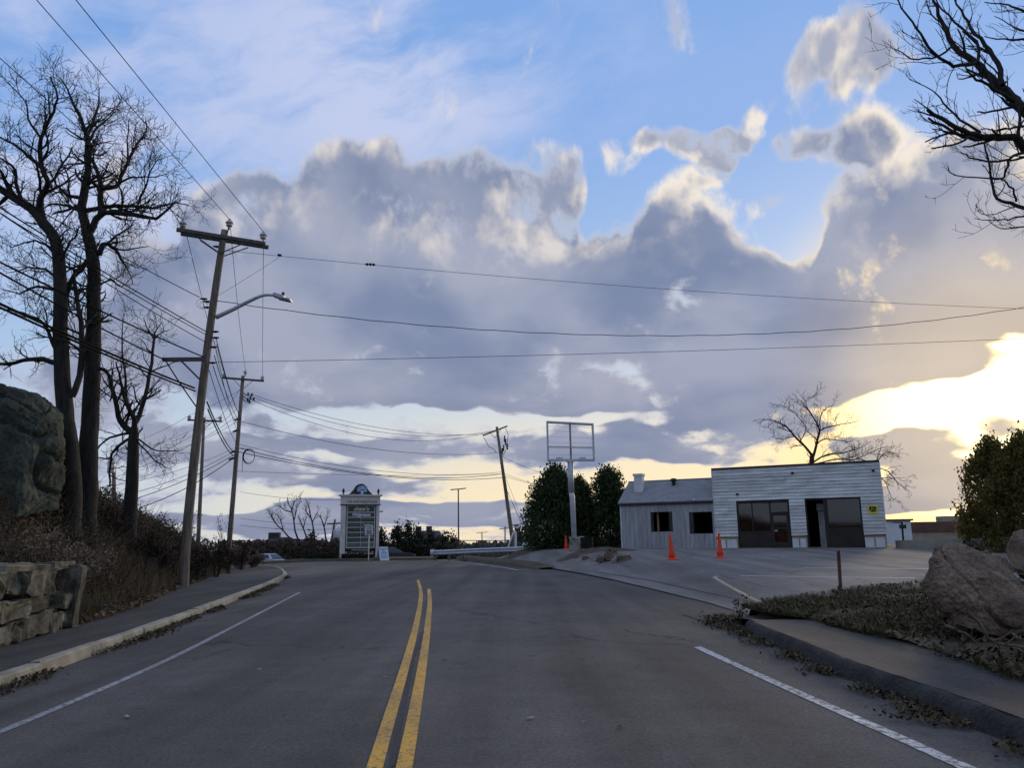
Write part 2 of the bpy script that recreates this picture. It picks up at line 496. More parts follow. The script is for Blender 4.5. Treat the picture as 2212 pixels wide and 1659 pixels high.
def paint(name, col, wear):
    """road paint worn through to the tarmac in cracks and chips"""
    m = bpy.data.materials.new(name); m.use_nodes = True
    nt = m.node_tree; N = nt.nodes; L = nt.links
    b = N['Principled BSDF']; b.inputs['Roughness'].default_value = .7
    tc = N.new('ShaderNodeTexCoord')
    n = N.new('ShaderNodeTexNoise'); n.inputs['Scale'].default_value = 14; n.inputs['Detail'].default_value = 7; n.inputs['Roughness'].default_value = .7
    L.new(tc.outputs['Object'], n.inputs['Vector'])
    vo = N.new('ShaderNodeTexVoronoi'); vo.feature = 'DISTANCE_TO_EDGE'; vo.inputs['Scale'].default_value = 13
    L.new(tc.outputs['Object'], vo.inputs['Vector'])
    r1 = N.new('ShaderNodeMapRange'); r1.inputs[1].default_value = wear - .05; r1.inputs[2].default_value = wear + .05
    L.new(n.outputs['Fac'], r1.inputs[0])
    r2 = N.new('ShaderNodeMapRange'); r2.inputs[1].default_value = .015; r2.inputs[2].default_value = .05; r2.inputs[3].default_value = .45
    L.new(vo.outputs['Distance'], r2.inputs[0])
    mu = N.new('ShaderNodeMath'); mu.operation = 'MULTIPLY'; L.new(r1.outputs[0], mu.inputs[0]); L.new(r2.outputs[0], mu.inputs[1])
    big = N.new('ShaderNodeTexNoise'); big.inputs['Scale'].default_value = .5
    L.new(tc.outputs['Object'], big.inputs['Vector'])
    r3 = N.new('ShaderNodeMapRange'); r3.inputs[1].default_value = .3; r3.inputs[2].default_value = .6; r3.inputs[3].default_value = .55
    L.new(big.outputs['Fac'], r3.inputs[0])
    m2 = N.new('ShaderNodeMath'); m2.operation = 'MULTIPLY'; L.new(mu.outputs[0], m2.inputs[0]); L.new(r3.outputs[0], m2.inputs[1])
    mx = N.new('ShaderNodeMix'); mx.data_type = 'RGBA'; mx.inputs[6].default_value = (.085, .083, .083, 1); mx.inputs[7].default_value = (*col, 1)
    L.new(m2.outputs[0], mx.inputs[0]); L.new(mx.outputs[2], b.inputs['Base Color'])
    MATS[name] = m
    return m
M_ROAD = asphalt('road_asphalt', (.108, .099, .091), (.122, .109, .098))
M_LOT = asphalt('lot_asphalt', (.185, .172, .160), (.200, .184, .168))
M_WALK = asphalt('walk_asphalt', (.090, .082, .076), (.102, .091, .081))
M_WHITE = paint('white_paint', (.62, .63, .64), .40)
M_WORNW = paint('worn_white_paint', (.60, .62, .63), .47)
M_YELL = paint('yellow_paint', (.78, .40, .035), .41)
M_THINW = paint('thin_white_paint', (.40, .40, .40), .45)
M_FADEY = paint('faded_yellow_paint', (.55, .43, .22), .44)
M_SOIL = mat('soil', (.085, .062, .045), .95, .4, 1.5, 40, .25, bump=.8, bscale=9)
M_GRAN = mat('granite', (.35, .31, .215), .9, .28, 3, 90, .18, bump=.5, bscale=30, tint=(.37, .335, .26), objrand=.12)
M_SHADEBERM = mat('shaded_asphalt_berm', (.046, .042, .038), .95, .4, 4, 60, .3, bump=1.0, bscale=25)  # dark asphalt, deepened so the kerb face carries its shade in the colour
M_ROCK = mat('rock', (.145, .098, .062), .92, .55, 2.2, 30, .32, bump=1.0, bscale=8, tint=(.17, .125, .09))
M_SHADEMOSS = mat('shaded_mossy_rock', (.026, .036, .025), .95, .6, 1.0, 14, .35, bump=1.0, bscale=6, tint=(.045, .052, .038))  # mossy granite; the boulder's shadow and a green cast are in the colour
M_WALLST = mat('wall_stone', (.070, .066, .046), .95, .6, 3.5, 30, .3, bump=1.0, bscale=9, tint=(.13, .118, .085), objrand=.5)
M_WOOD = mat('pole_wood', (.19, .155, .12), .9, .45, 3, 30, .3, bump=.5, bscale=20, stretch=(6, 6, .5))
M_ARMW = mat('weathered_timber', (.12, .105, .09), .9, .4, 4, 40, .3, stretch=(.6, 6, 6))
M_BARK = mat('bark', (.030, .028, .022), .95, .5, 3, 25, .3, bump=.8, bscale=14, stretch=(3, 3, .7))
M_TWIG = mat('twig_bark', (.030, .026, .024), .9, .3, 5, 20, .1)
M_PALEB = mat('pale_bark', (.16, .14, .12), .9, .4, 3, 25, .2, stretch=(3, 3, .7))
M_GALV = mat('galvanised_steel', (.50, .52, .55), .5, .15, 3, 40, .08, metal=.35, spec=.5)
M_WIRE = mat('cable_black', (.012, .012, .014), .95, .1, 4, 20, .05, spec=.02)
M_PORC = mat('porcelain', (.50, .50, .49), .35, .15, 10, 60, .1, spec=.6)
M_BLACK = mat('black_metal', (.018, .018, .018), .6, .2, 5, 40, .1)
M_DARK = mat('dark_void', (.012, .011, .010), .9, .3, 3, 20, .1)

# ------------------------------------------------------------------ lay of the land
LK = [(-6, -4.35), (3, -4.75), (6.7, -5.02), (9, -5.25), (13, -5.85), (18, -6.65), (24, -7.7), (30, -8.75), (36, -10.1), (42, -12.0), (48, -14.2), (54, -17.3), (58, -20.5), (61, -26), (62.5, -34), (63, -60)]   # foot of the left kerb: (y, x)
def lk(y): return interp(y, LK)
WB = [(-6, -6.2), (8, -6.6), (10.3, -6.75), (13, -7.2), (15, -7.55), (18, -8.3), (22, -9.5), (26, -10.6), (32, -12.2), (38, -13.8), (44, -15.6), (50, -18.2), (56, -23), (60, -30), (62, -60)]   # back of the left pavement
def wb(y): return interp(y, WB)
RE = [(-6, 3.45), (4, 3.45), (8, 3.5), (14, 3.75), (18, 3.7), (22, 3.4), (28, 2.9), (34, 2.2), (40, 1.3), (46, 0.0), (52, -1.7), (58, -4.0), (62, -6.0)]                       # right edge of the carriageway
def re_(y): return interp(y, RE)
def road_z(x, y):
    z = -0.045 * max(0.0, -x - 17.0) * ss(y, 48, 62)
    return z - 3.2 * ss(y, 67, 115)
def lot_z(x, y):
    u = min(1.0, max(0.0, (y - 13.0) / 29.0))
    d = x - re_(y)
    return .86 * u * ss(d, 0.0, 3.4) * (1 - ss(y, 52, 60))
def bank_h(y): return interp(y, [(-6, 2.6), (10, 2.8), (18, 2.7), (26, 2.5), (34, 2.05), (42, 1.5), (50, .9), (57, .2), (60, 0)])
def bank_z(x, y):
    d = wb(y) - x
    h = .13 + ss(d, 0.0, 3.4) * bank_h(y) * (1 + .12 * mnoise.noise(Vector((x * .5, y * .4, 0))))
    if y < 13.6: h = max(h, .13 + 1.0 * ss(d, .30, .42) * ss(13.6 - y, 0, .5) + ss(d, .4, 5) * 1.9)
    return h
def verge_in(x, y): return x - vfront(y)
VF = sorted((PZ(px, py, .14).y, PZ(px, py, .14).x) for px, py in ((2212, 1475), (2108, 1435), (1975, 1395), (1841, 1361), (1758, 1341), (1690, 1330), (1640, 1318)))
VF = [(0, VF[0][1] - .1)] + VF      # back of the right pavement
def vfront(y): return interp(y, VF)
def vback(x): return interp(x, [(4.7, 15.2), (5.2, 17.2), (6.5, 18.3), (8, 19.2), (10, 20.2), (12, 20.6), (20, 21.5)])   # where the verge meets the lot
def verge_z(x, y):
    return .15 - .11 * ss(y, 14, 17) + .10 * ss(x, 5, 8) + .10 * ss(x, 7, 11) + .04 * mnoise.noise(Vector((x * .8, y * .8, 3)))
def hf(x, y):
    """height of whatever one stands on"""
    if y > 66: return road_z(x, y) - (0 if x > -60 else 0)
    if x < wb(y) and y < 61: return bank_z(x, y)
    if x < lk(y) - .02: return .13 + road_z(x, y)
    if x <= re_(y): return road_z(x, y)
    if x > vfront(y) and y < vback(x): return verge_z(x, y)
    if y < 13.05: return .13
    return lot_z(x, y) + road_z(x, y)
def GP(px, py, dz=0.0):
    """the point of the ground seen at a pixel"""
    d = ray(px, py)
    t = 2.0
    while t < 400:
        p = Vector((0, 0, EYE)) + d * t
        if p.z <= hf(p.x, p.y) + dz: break
        t += .03 + t * .004
    return Vector((p.x, p.y, hf(p.x, p.y)))

def sheet(name, mats, xs, ys, zf, keep=None, parent=None, smooth=True):
    """grid sheet over xs x ys (ys rows; xs may be a function of y)"""
    n = len(ys)
    rows = []
    for y in ys:
        xr = xs(y) if callable(xs) else xs
        rows.append([(x, y, zf(x, y)) for x in xr])
    k = len(rows[0])
    v = np.array([p for r in rows for p in r])
    f = []
    for i in range(n - 1):
        for j in range(k - 1):
            a = i * k + j
            if keep is None or keep(v[a][0], v[a][1], i, j): f.append((a, a + 1, a + k + 1, a + k))
    return make_obj(name, v, np.array(f), mats, parent, smooth)
def lin(a, b, n): return [a + (b - a) * i / (n - 1) for i in range(n)]
def struct(o): o['kind'] = 'structure'; return o

# ground: one sheet out to the horizon, a little under the paved surfaces
def ground_z(x, y):
    if y > 66: return hf(x, y) - .03
    if x < wb(y) - .05 and y < 61: return bank_z(x, y)
    if x > vfront(y) + .02 and y < vback(x) - .05: return verge_z(x, y)
    return min(hf(x, y), road_z(x, y) + lot_z(x, y)) - .10
gx = [-1500, -700, -300, -150, -90, -60, -45, -36] + lin(-30, -4.5, 86) + lin(-3.5, 3.5, 6) + lin(4, 14, 34) + lin(15, 36, 15) + [45, 60, 90, 150, 300, 700, 1500]
gy = [-300, -100, -40, -20, -10] + lin(-6, 24, 91) + lin(24.6, 66, 60) + [68, 72, 78, 85, 92, 100, 110, 120, 150, 200, 300, 500, 900, 1600, 3000]
M_GROUND = mat('ground_litter', (.070, .055, .038), .95, .45, 1.1, 22, .3, bump=.9, bscale=10, tint=(.085, .068, .048))
struct(sheet('ground', M_GROUND, gx, gy, ground_z))
# road
struct(sheet('road', M_ROAD, lambda y: lin(lk(y) - .05, re_(y) + .6, 26), lin(-6, 65.2, 150), road_z))
def strip(name, m, pts, w, dz=.005, zf=None, parent=None, wtail=None):
    """painted line: a thin ribbon on the surface through ground points (x, y)"""
    q = []
    for (a, b) in zip(pts, pts[1:]):
        L = math.hypot(b[0] - a[0], b[1] - a[1]); n = max(1, int(L / .8))
        q += [(a[0] + (b[0] - a[0]) * i / n, a[1] + (b[1] - a[1]) * i / n) for i in range(n)]
    q.append(pts[-1])
    v = []
    for i, p in enumerate(q):
        a, b = q[max(0, i - 1)], q[min(len(q) - 1, i + 1)]
        dx, dy = b[0] - a[0], b[1] - a[1]; L = math.hypot(dx, dy) or 1
        nx, ny = -dy / L, dx / L
        for s_ in (-1, 1):
            x, y = p[0] + nx * w / 2 * s_, p[1] + ny * w / 2 * s_
            v.append((x, y, (zf or road_z)(x, y) + dz))
    f = [(2 * i, 2 * i + 2, 2 * i + 3, 2 * i + 1) for i in range(len(q) - 1)]
    return make_obj(name, v, f, m, parent, True)
def gp2(lst, z=0.0): return [tuple(PZ(px, py, z))[:2] for px, py in lst]
def smooth_pts(pts, it=2):
    for _ in range(it):
        q = [pts[0]]
        for a, b in zip(pts, pts[1:]):
            q += [(a[0] * .75 + b[0] * .25, a[1] * .75 + b[1] * .25), (a[0] * .25 + b[0] * .75, a[1] * .25 + b[1] * .75)]
        pts = q + [pts[-1]]
    return pts
Z5 = lambda x, y: (765 + x * .2965, 1175 + y * .2965)
yl = [Z5(*p) for p in ((150, 1633), (270, 1230), (365, 920), (440, 650), (480, 460), (490, 350), (465, 265))]
yr = [Z5(*p) for p in ((365, 1633), (430, 1290), (480, 1000), (520, 740), (540, 560), (553, 430), (545, 330))]
def ext(p):     # carry the line on towards the camera
    (a, b) = p[0], p[1]
    k = (-5 - a[1]) / (b[1] - a[1])
    return [(a[0] + (b[0] - a[0]) * k, -5.0)] + p
struct(strip('centre_line', M_YELL, smooth_pts(ext(gp2(yl))), .105))
struct(strip('centre_line', M_YELL, smooth_pts(ext(gp2(yr))), .105))
struct(strip('edge_line', M_THINW, smooth_pts(ext(gp2([(0, 1583), (208, 1496), (374, 1422), (519, 1347), (600, 1305), (648, 1280)]))), .085))
struct(strip('edge_line', M_WORNW, smooth_pts(ext(gp2([(2084, 1659), (1875, 1565), (1708, 1491), (1575, 1431), (1505, 1398)]))), .11))
struct(strip('edge_line', M_WHITE, smooth_pts(gp2([(1120, 1232), (1070, 1224), (1010, 1216), (958, 1211)])), .12))
# parking lot and its entry
def lot_keep(x, y, i, j): return not (x > vfront(y) + .8 and y < vback(x) - 1.0)
struct(sheet('parking_lot', M_LOT, lambda y: [re_(y) + .55 + (42 - re_(y)) * (t / 60) ** 1.6 for t in range(61)], lin(13.1, 58, 110), lambda x, y: hf(x, y) + .006 if not (x > vfront(y) and y < vback(x)) else lot_z(x, y) - .02, lot_keep))
def lotp(px, py): return tuple(GP(px, py))[:2]
lz = lambda x, y: hf(x, y) + .006
struct(strip('bay_line', M_FADEY, [lotp(1542, 1248), lotp(1640, 1301)], .11, zf=lz))
struct(strip('bay_line', M_WHITE, [lotp(1542, 1247), lotp(1760, 1248), lotp(1976, 1250)], .13, zf=lz))
struct(strip('bay_line', M_WHITE, [lotp(1736, 1228), lotp(2030, 1230)], .13, zf=lz))
struct(strip('bay_line', M_WORNW, [lotp(1900, 1215), lotp(2090, 1217)], .10, zf=lz))
# seams where the lot meets the road
M_TAR = mat('tar_seam', (.045, .044, .045), .8, .3, 5, 60, .2)
struct(strip('tar_seam', M_TAR, smooth_pts([lotp(1280, 1236), lotp(1400, 1254), lotp(1480, 1272), lotp(1640, 1306)]), .05, dz=.008, zf=lz))
struct(strip('tar_seam', M_TAR, smooth_pts([lotp(1475, 1328), lotp(1530, 1346), lotp(1565, 1361)]), .05, dz=.008, zf=lz))
struct(strip('tar_seam', M_TAR, [(a[0] + .0, a[1]) for a in gp2([Z5(*p) for p in ((275, 1633), (330, 1330), (375, 1150), (400, 1000), (440, 820), (505, 640))])], .03, dz=.009))

# left pavement and its granite kerb, stone by stone
walk = struct(sheet('pavement', M_WALK, lambda y: lin(wb(y) - .5, lk(y) - .15, 8), lin(-6, 61.5, 110), lambda x, y: .125 + road_z(x, y)))
kerb_pts = smooth_pts([(lk(y), y) for y in lin(-5.5, 63, 46)], 1)
kl = empty('kerb', (lk(0), 0, 0)); struct(kl)
def walk_poly(pts, step):
    out, acc = [pts[0]], 0.0
    for a, b in zip(pts, pts[1:]):
        L = math.hypot(b[0] - a[0], b[1] - a[1]); pos = 0.0
        while acc + (L - pos) >= step:
            pos += step - acc; acc = 0.0
            out.append((a[0] + (b[0] - a[0]) * pos / L, a[1] + (b[1] - a[1]) * pos / L))
        acc += L - pos
    return out
kk = walk_poly(kerb_pts, 1.85)
for i, (a, b) in enumerate(zip(kk, kk[1:])):
    d = Vector((b[0] - a[0], b[1] - a[1], 0)); L = d.length; d.normalize()
    n = Vector((-d.y, d.x, 0))            # to the left of travel: away from the road
    A = Vector((a[0], a[1], 0)) + d * .006; Bq = Vector((b[0], b[1], 0)) - d * .006
    A.z = road_z(*a); Bq.z = road_z(*b)
    j = [random.uniform(-.012, .012) for _ in range(6)]
    mb = MB()
    nsg = 6
    prof = []
    for t in range(nsg + 1):
        q = A.lerp(Bq, t / nsg)
        w = mnoise.noise(q * 1.7) * .010
        prof.append([q + n * (0 + j[0] + w) + Vector((0, 0, -.10)), q + n * (.015 + j[0] + w) + Vector((0, 0, .115 + j[1])), q + n * (.035 + j[0] + w) + Vector((0, 0, .138 + j[1] + w * .4)),
                     q + n * (.155 + j[2]) + Vector((0, 0, .140 + j[1])), q + n * (.17 + j[2]) + Vector((0, 0, -.10))])
    vs = [p for r in prof for p in r]
    fs = [(t * 5 + k, t * 5 + k + 1, t * 5 + k + 6, t * 5 + k + 5) for t in range(nsg) for k in range(4)]
    fs += [(4, 3, 2, 1, 0), tuple(nsg * 5 + k for k in range(5))]
    mb.add(vs, fs).build('kerb_stone', M_GRAN, kl)
# right pavement with its rolled asphalt kerb
rk = [tuple(PZ(px, py, 0))[:2] for px, py in ((2204, 1618), (2008, 1535), (1841, 1475), (1708, 1411), (1630, 1378))]
rk = [(rk[0][0] - .05, -5.0), (rk[0][0] - .02, 2.0)] + rk + [(rk[-1][0] + .12, rk[-1][1] + .9)]
rk = smooth_pts(rk, 3)
mb = MB(); prof = []
for i, p in enumerate(rk):
    a, b = rk[max(0, i - 1)], rk[min(len(rk) - 1, i + 1)]
    d = Vector((b[0] - a[0], b[1] - a[1], 0)).normalized(); n = Vector((d.y, -d.x, 0))
    q = Vector((p[0], p[1], 0)); e = 1 - .95 * ss(p[1], 12.5, 14.3)
    w = mnoise.noise(q * 2.3) * .03 + mnoise.noise(q * 9) * .012
    for (o_, h_) in ((-.02, -.05), (.0 + w, .03), (.02 + w, .10), (.05 + w, .145), (.10 + w, .165), (.20, .155), (.34, .137), (.36, -.05)):
        prof.append(q + n * o_ + Vector((0, 0, h_ * e if h_ > 0 else h_)))
mb.add(prof, [(i * 8 + k, i * 8 + 8 + k, i * 8 + 9 + k, i * 8 + 1 + k) for i in range(len(rk) - 1) for k in range(7)])
struct(mb.build('kerb', M_SHADEBERM, None, True))
struct(sheet('pavement', M_WALK, lambda y: lin(interp(y, [(p[1], p[0]) for p in rk]) + .10 + .03 * mnoise.noise(Vector((y * 3, 1, 0))), vfront(y) + .35, 12), lin(-5, 15.2, 130), lambda x, y: .168 - .025 * ss(x - interp(y, [(p[1], p[0]) for p in rk]), .1, .4) - .185 * ss(y, 12.4, 14.9) + .006 * mnoise.noise(Vector((x * 4, y * 4, 0)))))

# ------------------------------------------------------------------ growing things
class Tubes:
    """many tapering tubes gathered into one mesh (trunks, limbs, twigs)"""
    def __init__(s): s.paths = []
    def add(s, pts, rad, sides): s.paths.append((pts, rad, sides))
    def arrays(s):
        V, Fq, base = [], [], 0
        groups = {}
        for p, r, k in s.paths: groups.setdefault((len(p), k), []).append((p, r))
        for (n, k), lst in groups.items():
            pts = np.array([[tuple(q) for q in p] for p, r in lst])          # m,n,3
            rad = np.array([r for p, r in lst])                                # m,n
            t = np.empty_like(pts)
            t[:, 1:-1] = pts[:, 2:] - pts[:, :-2]
            t[:, 0] = pts[:, 1] - pts[:, 0]; t[:, -1] = pts[:, -1] - pts[:, -2]
            t /= np.linalg.norm(t, axis=2, keepdims=True) + 1e-9
            ref = np.where(np.abs(t[:, :1, 2:3]) > .85, np.array([1.0, 0, 0]), np.array([0, 0, 1.0]))
            ref = np.broadcast_to(ref, t.shape)
            x = np.cross(t, ref); x /= np.linalg.norm(x, axis=2, keepdims=True) + 1e-9
            y = np.cross(t, x)
            a = np.arange(k) * 2 * math.pi / k
            ring = pts[:, :, None] + rad[:, :, None, None] * (x[:, :, None] * np.cos(a)[None, None, :, None] + y[:, :, None] * np.sin(a)[None, None, :, None])
            m = len(lst)
            V.append(ring.reshape(-1, 3))
            i, j, l = np.meshgrid(np.arange(m), np.arange(n - 1), np.arange(k), indexing='ij')
            a0 = base + (i * n + j) * k + l; a1 = base + (i * n + j) * k + (l + 1) % k
            Fq.append(np.stack([a0, a1, a1 + k, a0 + k], -1).reshape(-1, 4))
            base += m * n * k
        return np.concatenate(V), np.concatenate(Fq)
    def build(s, name, m, parent, smooth=True, local=False):
        v, f = s.arrays()
        return make_obj(name, v, f, m, parent, smooth, local)

def rnd_dir(rs):
    while True:
        v = Vector((rs.uniform(-1, 1), rs.uniform(-1, 1), rs.uniform(-1, 1)))
        if .05 < v.length < 1: return v.normalized()
def wander(p, d, L, n, rs, wig, trop):
    pts = [p.copy()]
    d = d.normalized()
    for i in range(n):
        d = (d + rnd_dir(rs) * wig + Vector((0, 0, trop))).normalized()
        p = p + d * (L / n)
        pts.append(p)
    return pts
def grow(T, pts, r0, r1, lvl, maxl, rs, o):
    """twigs along a limb; o: density per m by level, ratio, spread, wiggle, up"""
    n = len(pts)
    seg = [(pts[i + 1] - pts[i]).length for i in range(n - 1)]
    L = sum(seg)
    cnt = max(2, int(L * o['dens'][min(lvl, len(o['dens']) - 1)] + rs.random()))
    for q in range(cnt):
        t = o.get('bare', .12) + (1 - o.get('bare', .12)) * (q + rs.random()) / cnt
        s_ = t * L; i = 0
        while i < n - 2 and s_ > seg[i]: s_ -= seg[i]; i += 1
        p = pts[i].lerp(pts[i + 1], min(1, s_ / max(seg[i], 1e-6)))
        tan = (pts[i + 1] - pts[i]).normalized()
        side = rnd_dir(rs); side = (side - tan * side.dot(tan)).normalized()
        if o.get('flat'): side = (side * (1 - o['flat']) + Vector((side.x, 0, side.z)) * o['flat']).normalized()
        ang = rs.uniform(*o['spread'])
        d = tan * math.cos(ang) + side * math.sin(ang) + Vector((0, 0, o['up']))
        base_len = o['len'][min(lvl, len(o['len']) - 1)]
        ln = base_len * rs.uniform(.45, 1.15) * (1.1 - .45 * t)
        r = (r0 + (r1 - r0) * t) * rs.uniform(.45, .7)
        r = max(r, o['rmin'])
        k = 5 if lvl < maxl - 1 else 4
        ch = wander(p, d, ln, k, rs, o['wig'], o['trop'])
        re = max(r * .45, o['rmin'] * .7)
        T.add(ch, [r + (re - r) * u / k for u in range(k + 1)], 5 if r > .02 else 3)
        if lvl < maxl: grow(T, ch, r, re, lvl + 1, maxl, rs, o)

def refine(pts, rs, j=.0, n=3):
    """smooth a coarse polyline (Catmull-Rom) and kink it a little"""
    out = []
    for i in range(len(pts) - 1):
        p0, p1, p2, p3 = pts[max(0, i - 1)], pts[i], pts[i + 1], pts[min(len(pts) - 1, i + 2)]
        for k in range(n):
            t = k / n
            q = .5 * ((2 * p1) + (p2 - p0) * t + (2 * p0 - 5 * p1 + 4 * p2 - p3) * t * t + (3 * p1 - p0 - 3 * p2 + p3) * t ** 3)
            if i + k > 0: q = q + rnd_dir(rs) * j
            out.append(q)
    out.append(pts[-1])
    return out
def taper(n, a, b, p=1.0): return [a + (b - a) * (i / (n - 1)) ** p for i in range(n)]

def photo_tree(name, label, cat, Y, trunk, r_base, r_top, limbs, o, seed, depth=1.6, bark=None, twig=None, group=None, root_z=None, levels=2):
    """a bare tree whose trunk and main limbs follow what is seen; limbs leave towards and away from the viewer too"""
    rs = random.Random(seed)
    tp = [P(x, y, Y) for x, y in trunk]
    base = tp[0].copy()
    gz = hf(base.x, base.y) if root_z is None else root_z
    base.z = gz - .12
    e = empty(name, (base.x, base.y, gz), label, cat, group)
    tpts = refine([base] + tp, rs, .015)
    T = Tubes(); W = Tubes()
    rad = taper(len(tpts), r_base, r_top, .8)
    rad[0] *= 1.35; rad[1] *= 1.12
    T.add(tpts, rad, 10)
    grow(W, tpts[len(tpts) // 2:], r_top * .6, r_top * .35, 1, levels, rs, o)
    for (pix, ra, rb) in limbs:
        dz = rs.uniform(-depth, depth)
        n = len(pix)
        pp = [P(x, y, Y + dz * ss(i / max(1, n - 1), 0, 1)) for i, (x, y) in enumerate(pix)]
        pp = refine(pp, rs, .02)
        T.add(pp, taper(len(pp), ra, rb), 7)
        grow(W, pp, ra * .8, rb, 0, levels, rs, o)
    T.build('trunk', bark or M_BARK, e)
    W.build('crown', twig or M_TWIG, e)
    return e
def Z1(l): return [(x * .3624, 82 + y * .3624) for x, y in l]
def Z2(l): return [(x * .3294, 656 + y * .3294) for x, y in l]
OAK = dict(dens=[4.4, 6.4, 7.0], len=[1.05, .66, .38], spread=(.5, 1.15), wig=.34, trop=.05, up=.12, rmin=.0055, flat=.35)
YA, YB, YC = 19.0, 20.0, 25.0
photo_tree('bare_tree', 'tall bare tree with leaning left trunk beside the huge boulder', 'tree', YA,
    [(155, 1075), (148, 960), (140, 886), (133, 788), (130, 680), (129, 589), (121, 524), (94, 481), (69, 452), (29, 426), (-20, 395)], .255, .09,
    [(Z1([(255, 1080), (240, 1010), (250, 940), (290, 860), (250, 770), (245, 600), (300, 480), (340, 360), (300, 230)]), .10, .015),
     (Z1([(270, 790), (200, 730), (110, 650), (20, 600), (-60, 560)]), .06, .012),
     (Z1([(150, 1000), (100, 900), (95, 790), (40, 740), (-40, 700)]), .06, .012),
     (Z1([(245, 600), (170, 480), (150, 380), (40, 260)]), .035, .008),
     (Z1([(100, 960), (30, 850), (0, 780), (-60, 640)]), .07, .015),
     (Z2([(470, 610), (520, 470), (540, 230), (520, 60)]) + Z1([(440, 1420), (500, 1360), (560, 1300)]), .085, .03),
     (Z2([(365, 390), (230, 360), (100, 390), (0, 400), (-90, 410)]), .07, .02),
     (Z2([(365, 300), (280, 130), (150, 60), (20, 40)]), .05, .012),
     (Z1([(340, 1300), (270, 1230), (180, 1210), (60, 1250)]), .045, .01),
     (Z1([(330, 1500), (220, 1480), (120, 1520), (10, 1500)]), .045, .01),
     (Z1([(330, 1420), (270, 1380), (170, 1370), (40, 1400)]), .04, .01),
     (Z1([(350, 1350), (400, 1240), (450, 1180), (470, 1120)]), .04, .01),
     (Z1([(60, 930), (-30, 1000), (-100, 980)]), .06, .02)],
    OAK, 3)
photo_tree('bare_tree', 'tall bare tree with thick upright trunk and long bough towards the crossarm pole', 'tree', YB,
    [(190, 1065), (192, 952), (198, 854), (201, 755), (202, 662), (203, 589), (196, 535), (188, 499)], .265, .135,
    [(Z1([(515, 1150), (490, 1000), (515, 850), (525, 780), (520, 680), (520, 600), (480, 480), (430, 380), (400, 300), (340, 220)]), .13, .012),
     (Z1([(520, 600), (545, 520), (590, 380), (590, 290)]), .05, .010),
     (Z1([(520, 640), (560, 560), (640, 480), (690, 440)]), .045, .010),
     (Z1([(540, 1150), (600, 1050), (700, 1040), (850, 1060), (930, 1075), (1010, 1010), (1080, 960)]), .10, .012),
     (Z1([(600, 1060), (598, 900), (585, 800), (540, 700), (560, 600)]), .09, .015),
     (Z1([(595, 900), (690, 880), (740, 790), (800, 660), (870, 560), (870, 480)]), .075, .010),
     (Z1([(510, 1030), (600, 1010), (750, 1000), (870, 1010), (960, 1005), (1050, 980), (1130, 1000)]), .07, .010),
     (Z1([(820, 990), (850, 920), (870, 880), (900, 780), (960, 690)]), .04, .009),
     (Z1([(700, 870), (790, 830), (880, 830), (1000, 810)]), .035, .009),
     (Z1([(490, 960), (400, 930), (330, 870), (300, 800)]), .06, .012),
     (Z1([(500, 1040), (400, 1000), (300, 990), (240, 1030)]), .05, .012),
     (Z1([(590, 1290), (620, 1230), (690, 1260), (735, 1340)]), .08, .03),
     (Z1([(650, 1240), (740, 1260), (830, 1250), (890, 1240)]), .03, .008),
     (Z1([(550, 1300), (500, 1360), (430, 1440), (395, 1560)]), .07, .06),
     (Z1([(760, 760), (760, 600), (770, 480)]), .03, .008),
     (Z1([(540, 1490), (470, 1500), (400, 1490), (330, 1470)]), .04, .01),
     (Z2([(640, 420), (700, 450), (740, 540), (720, 640)]), .05, .02),
     (Z1([(590, 1480), (660, 1440), (720, 1480), (800, 1420)]), .03, .008)],
    OAK, 5)
OAK2 = dict(OAK, len=[1.0, .6, .34], dens=[3.6, 5.0, 5.0], rmin=.006)
photo_tree('bare_tree', 'smaller bare tree with forked trunk behind the bramble bank', 'tree', YC,
    [(283, 1085), (287, 985), (290, 936)], .24, .15,
    [(Z2([(880, 850), (800, 790), (770, 700), (740, 560), (700, 450), (650, 420)]), .11, .03),
     (Z2([(885, 850), (880, 750), (830, 650), (790, 500), (760, 380)]), .10, .02),
     (Z2([(880, 790), (930, 690), (980, 470), (1010, 250), (1015, 190), (1060, 120)]), .09, .012),
     (Z2([(1010, 230), (1060, 190), (1110, 170)]), .03, .008), (Z2([(1010, 230), (960, 150), (940, 90)]), .03, .008),
     (Z2([(830, 650), (820, 480), (800, 250), (810, 60)]), .05, .010),
     (Z2([(880, 850), (780, 860), (690, 900), (640, 960), (630, 1050)]), .05, .012),
     (Z2([(910, 890), (1000, 950), (1100, 970), (1200, 960)]), .03, .008),
     (Z2([(900, 900), (980, 990), (1060, 1060), (1120, 1090)]), .03, .008),
     (Z2([(740, 560), (690, 520), (660, 460)]), .04, .01),
     (Z2([(860, 880), (750, 960), (720, 1060), (720, 1200)]), .05, .03),
     (Z2([(920, 700), (980, 600), (1040, 550)]), .03, .008)],
    OAK2, 8, depth=2.2)
def ZR(l): return [(1858 + x * .3624, y * .3624) for x, y in l]
OVER = dict(dens=[3.4, 3.2, 2.4], len=[.80, .42, .22], spread=(.45, 1.1), wig=.26, trop=.10, up=.15, rmin=.0042, bare=.05)
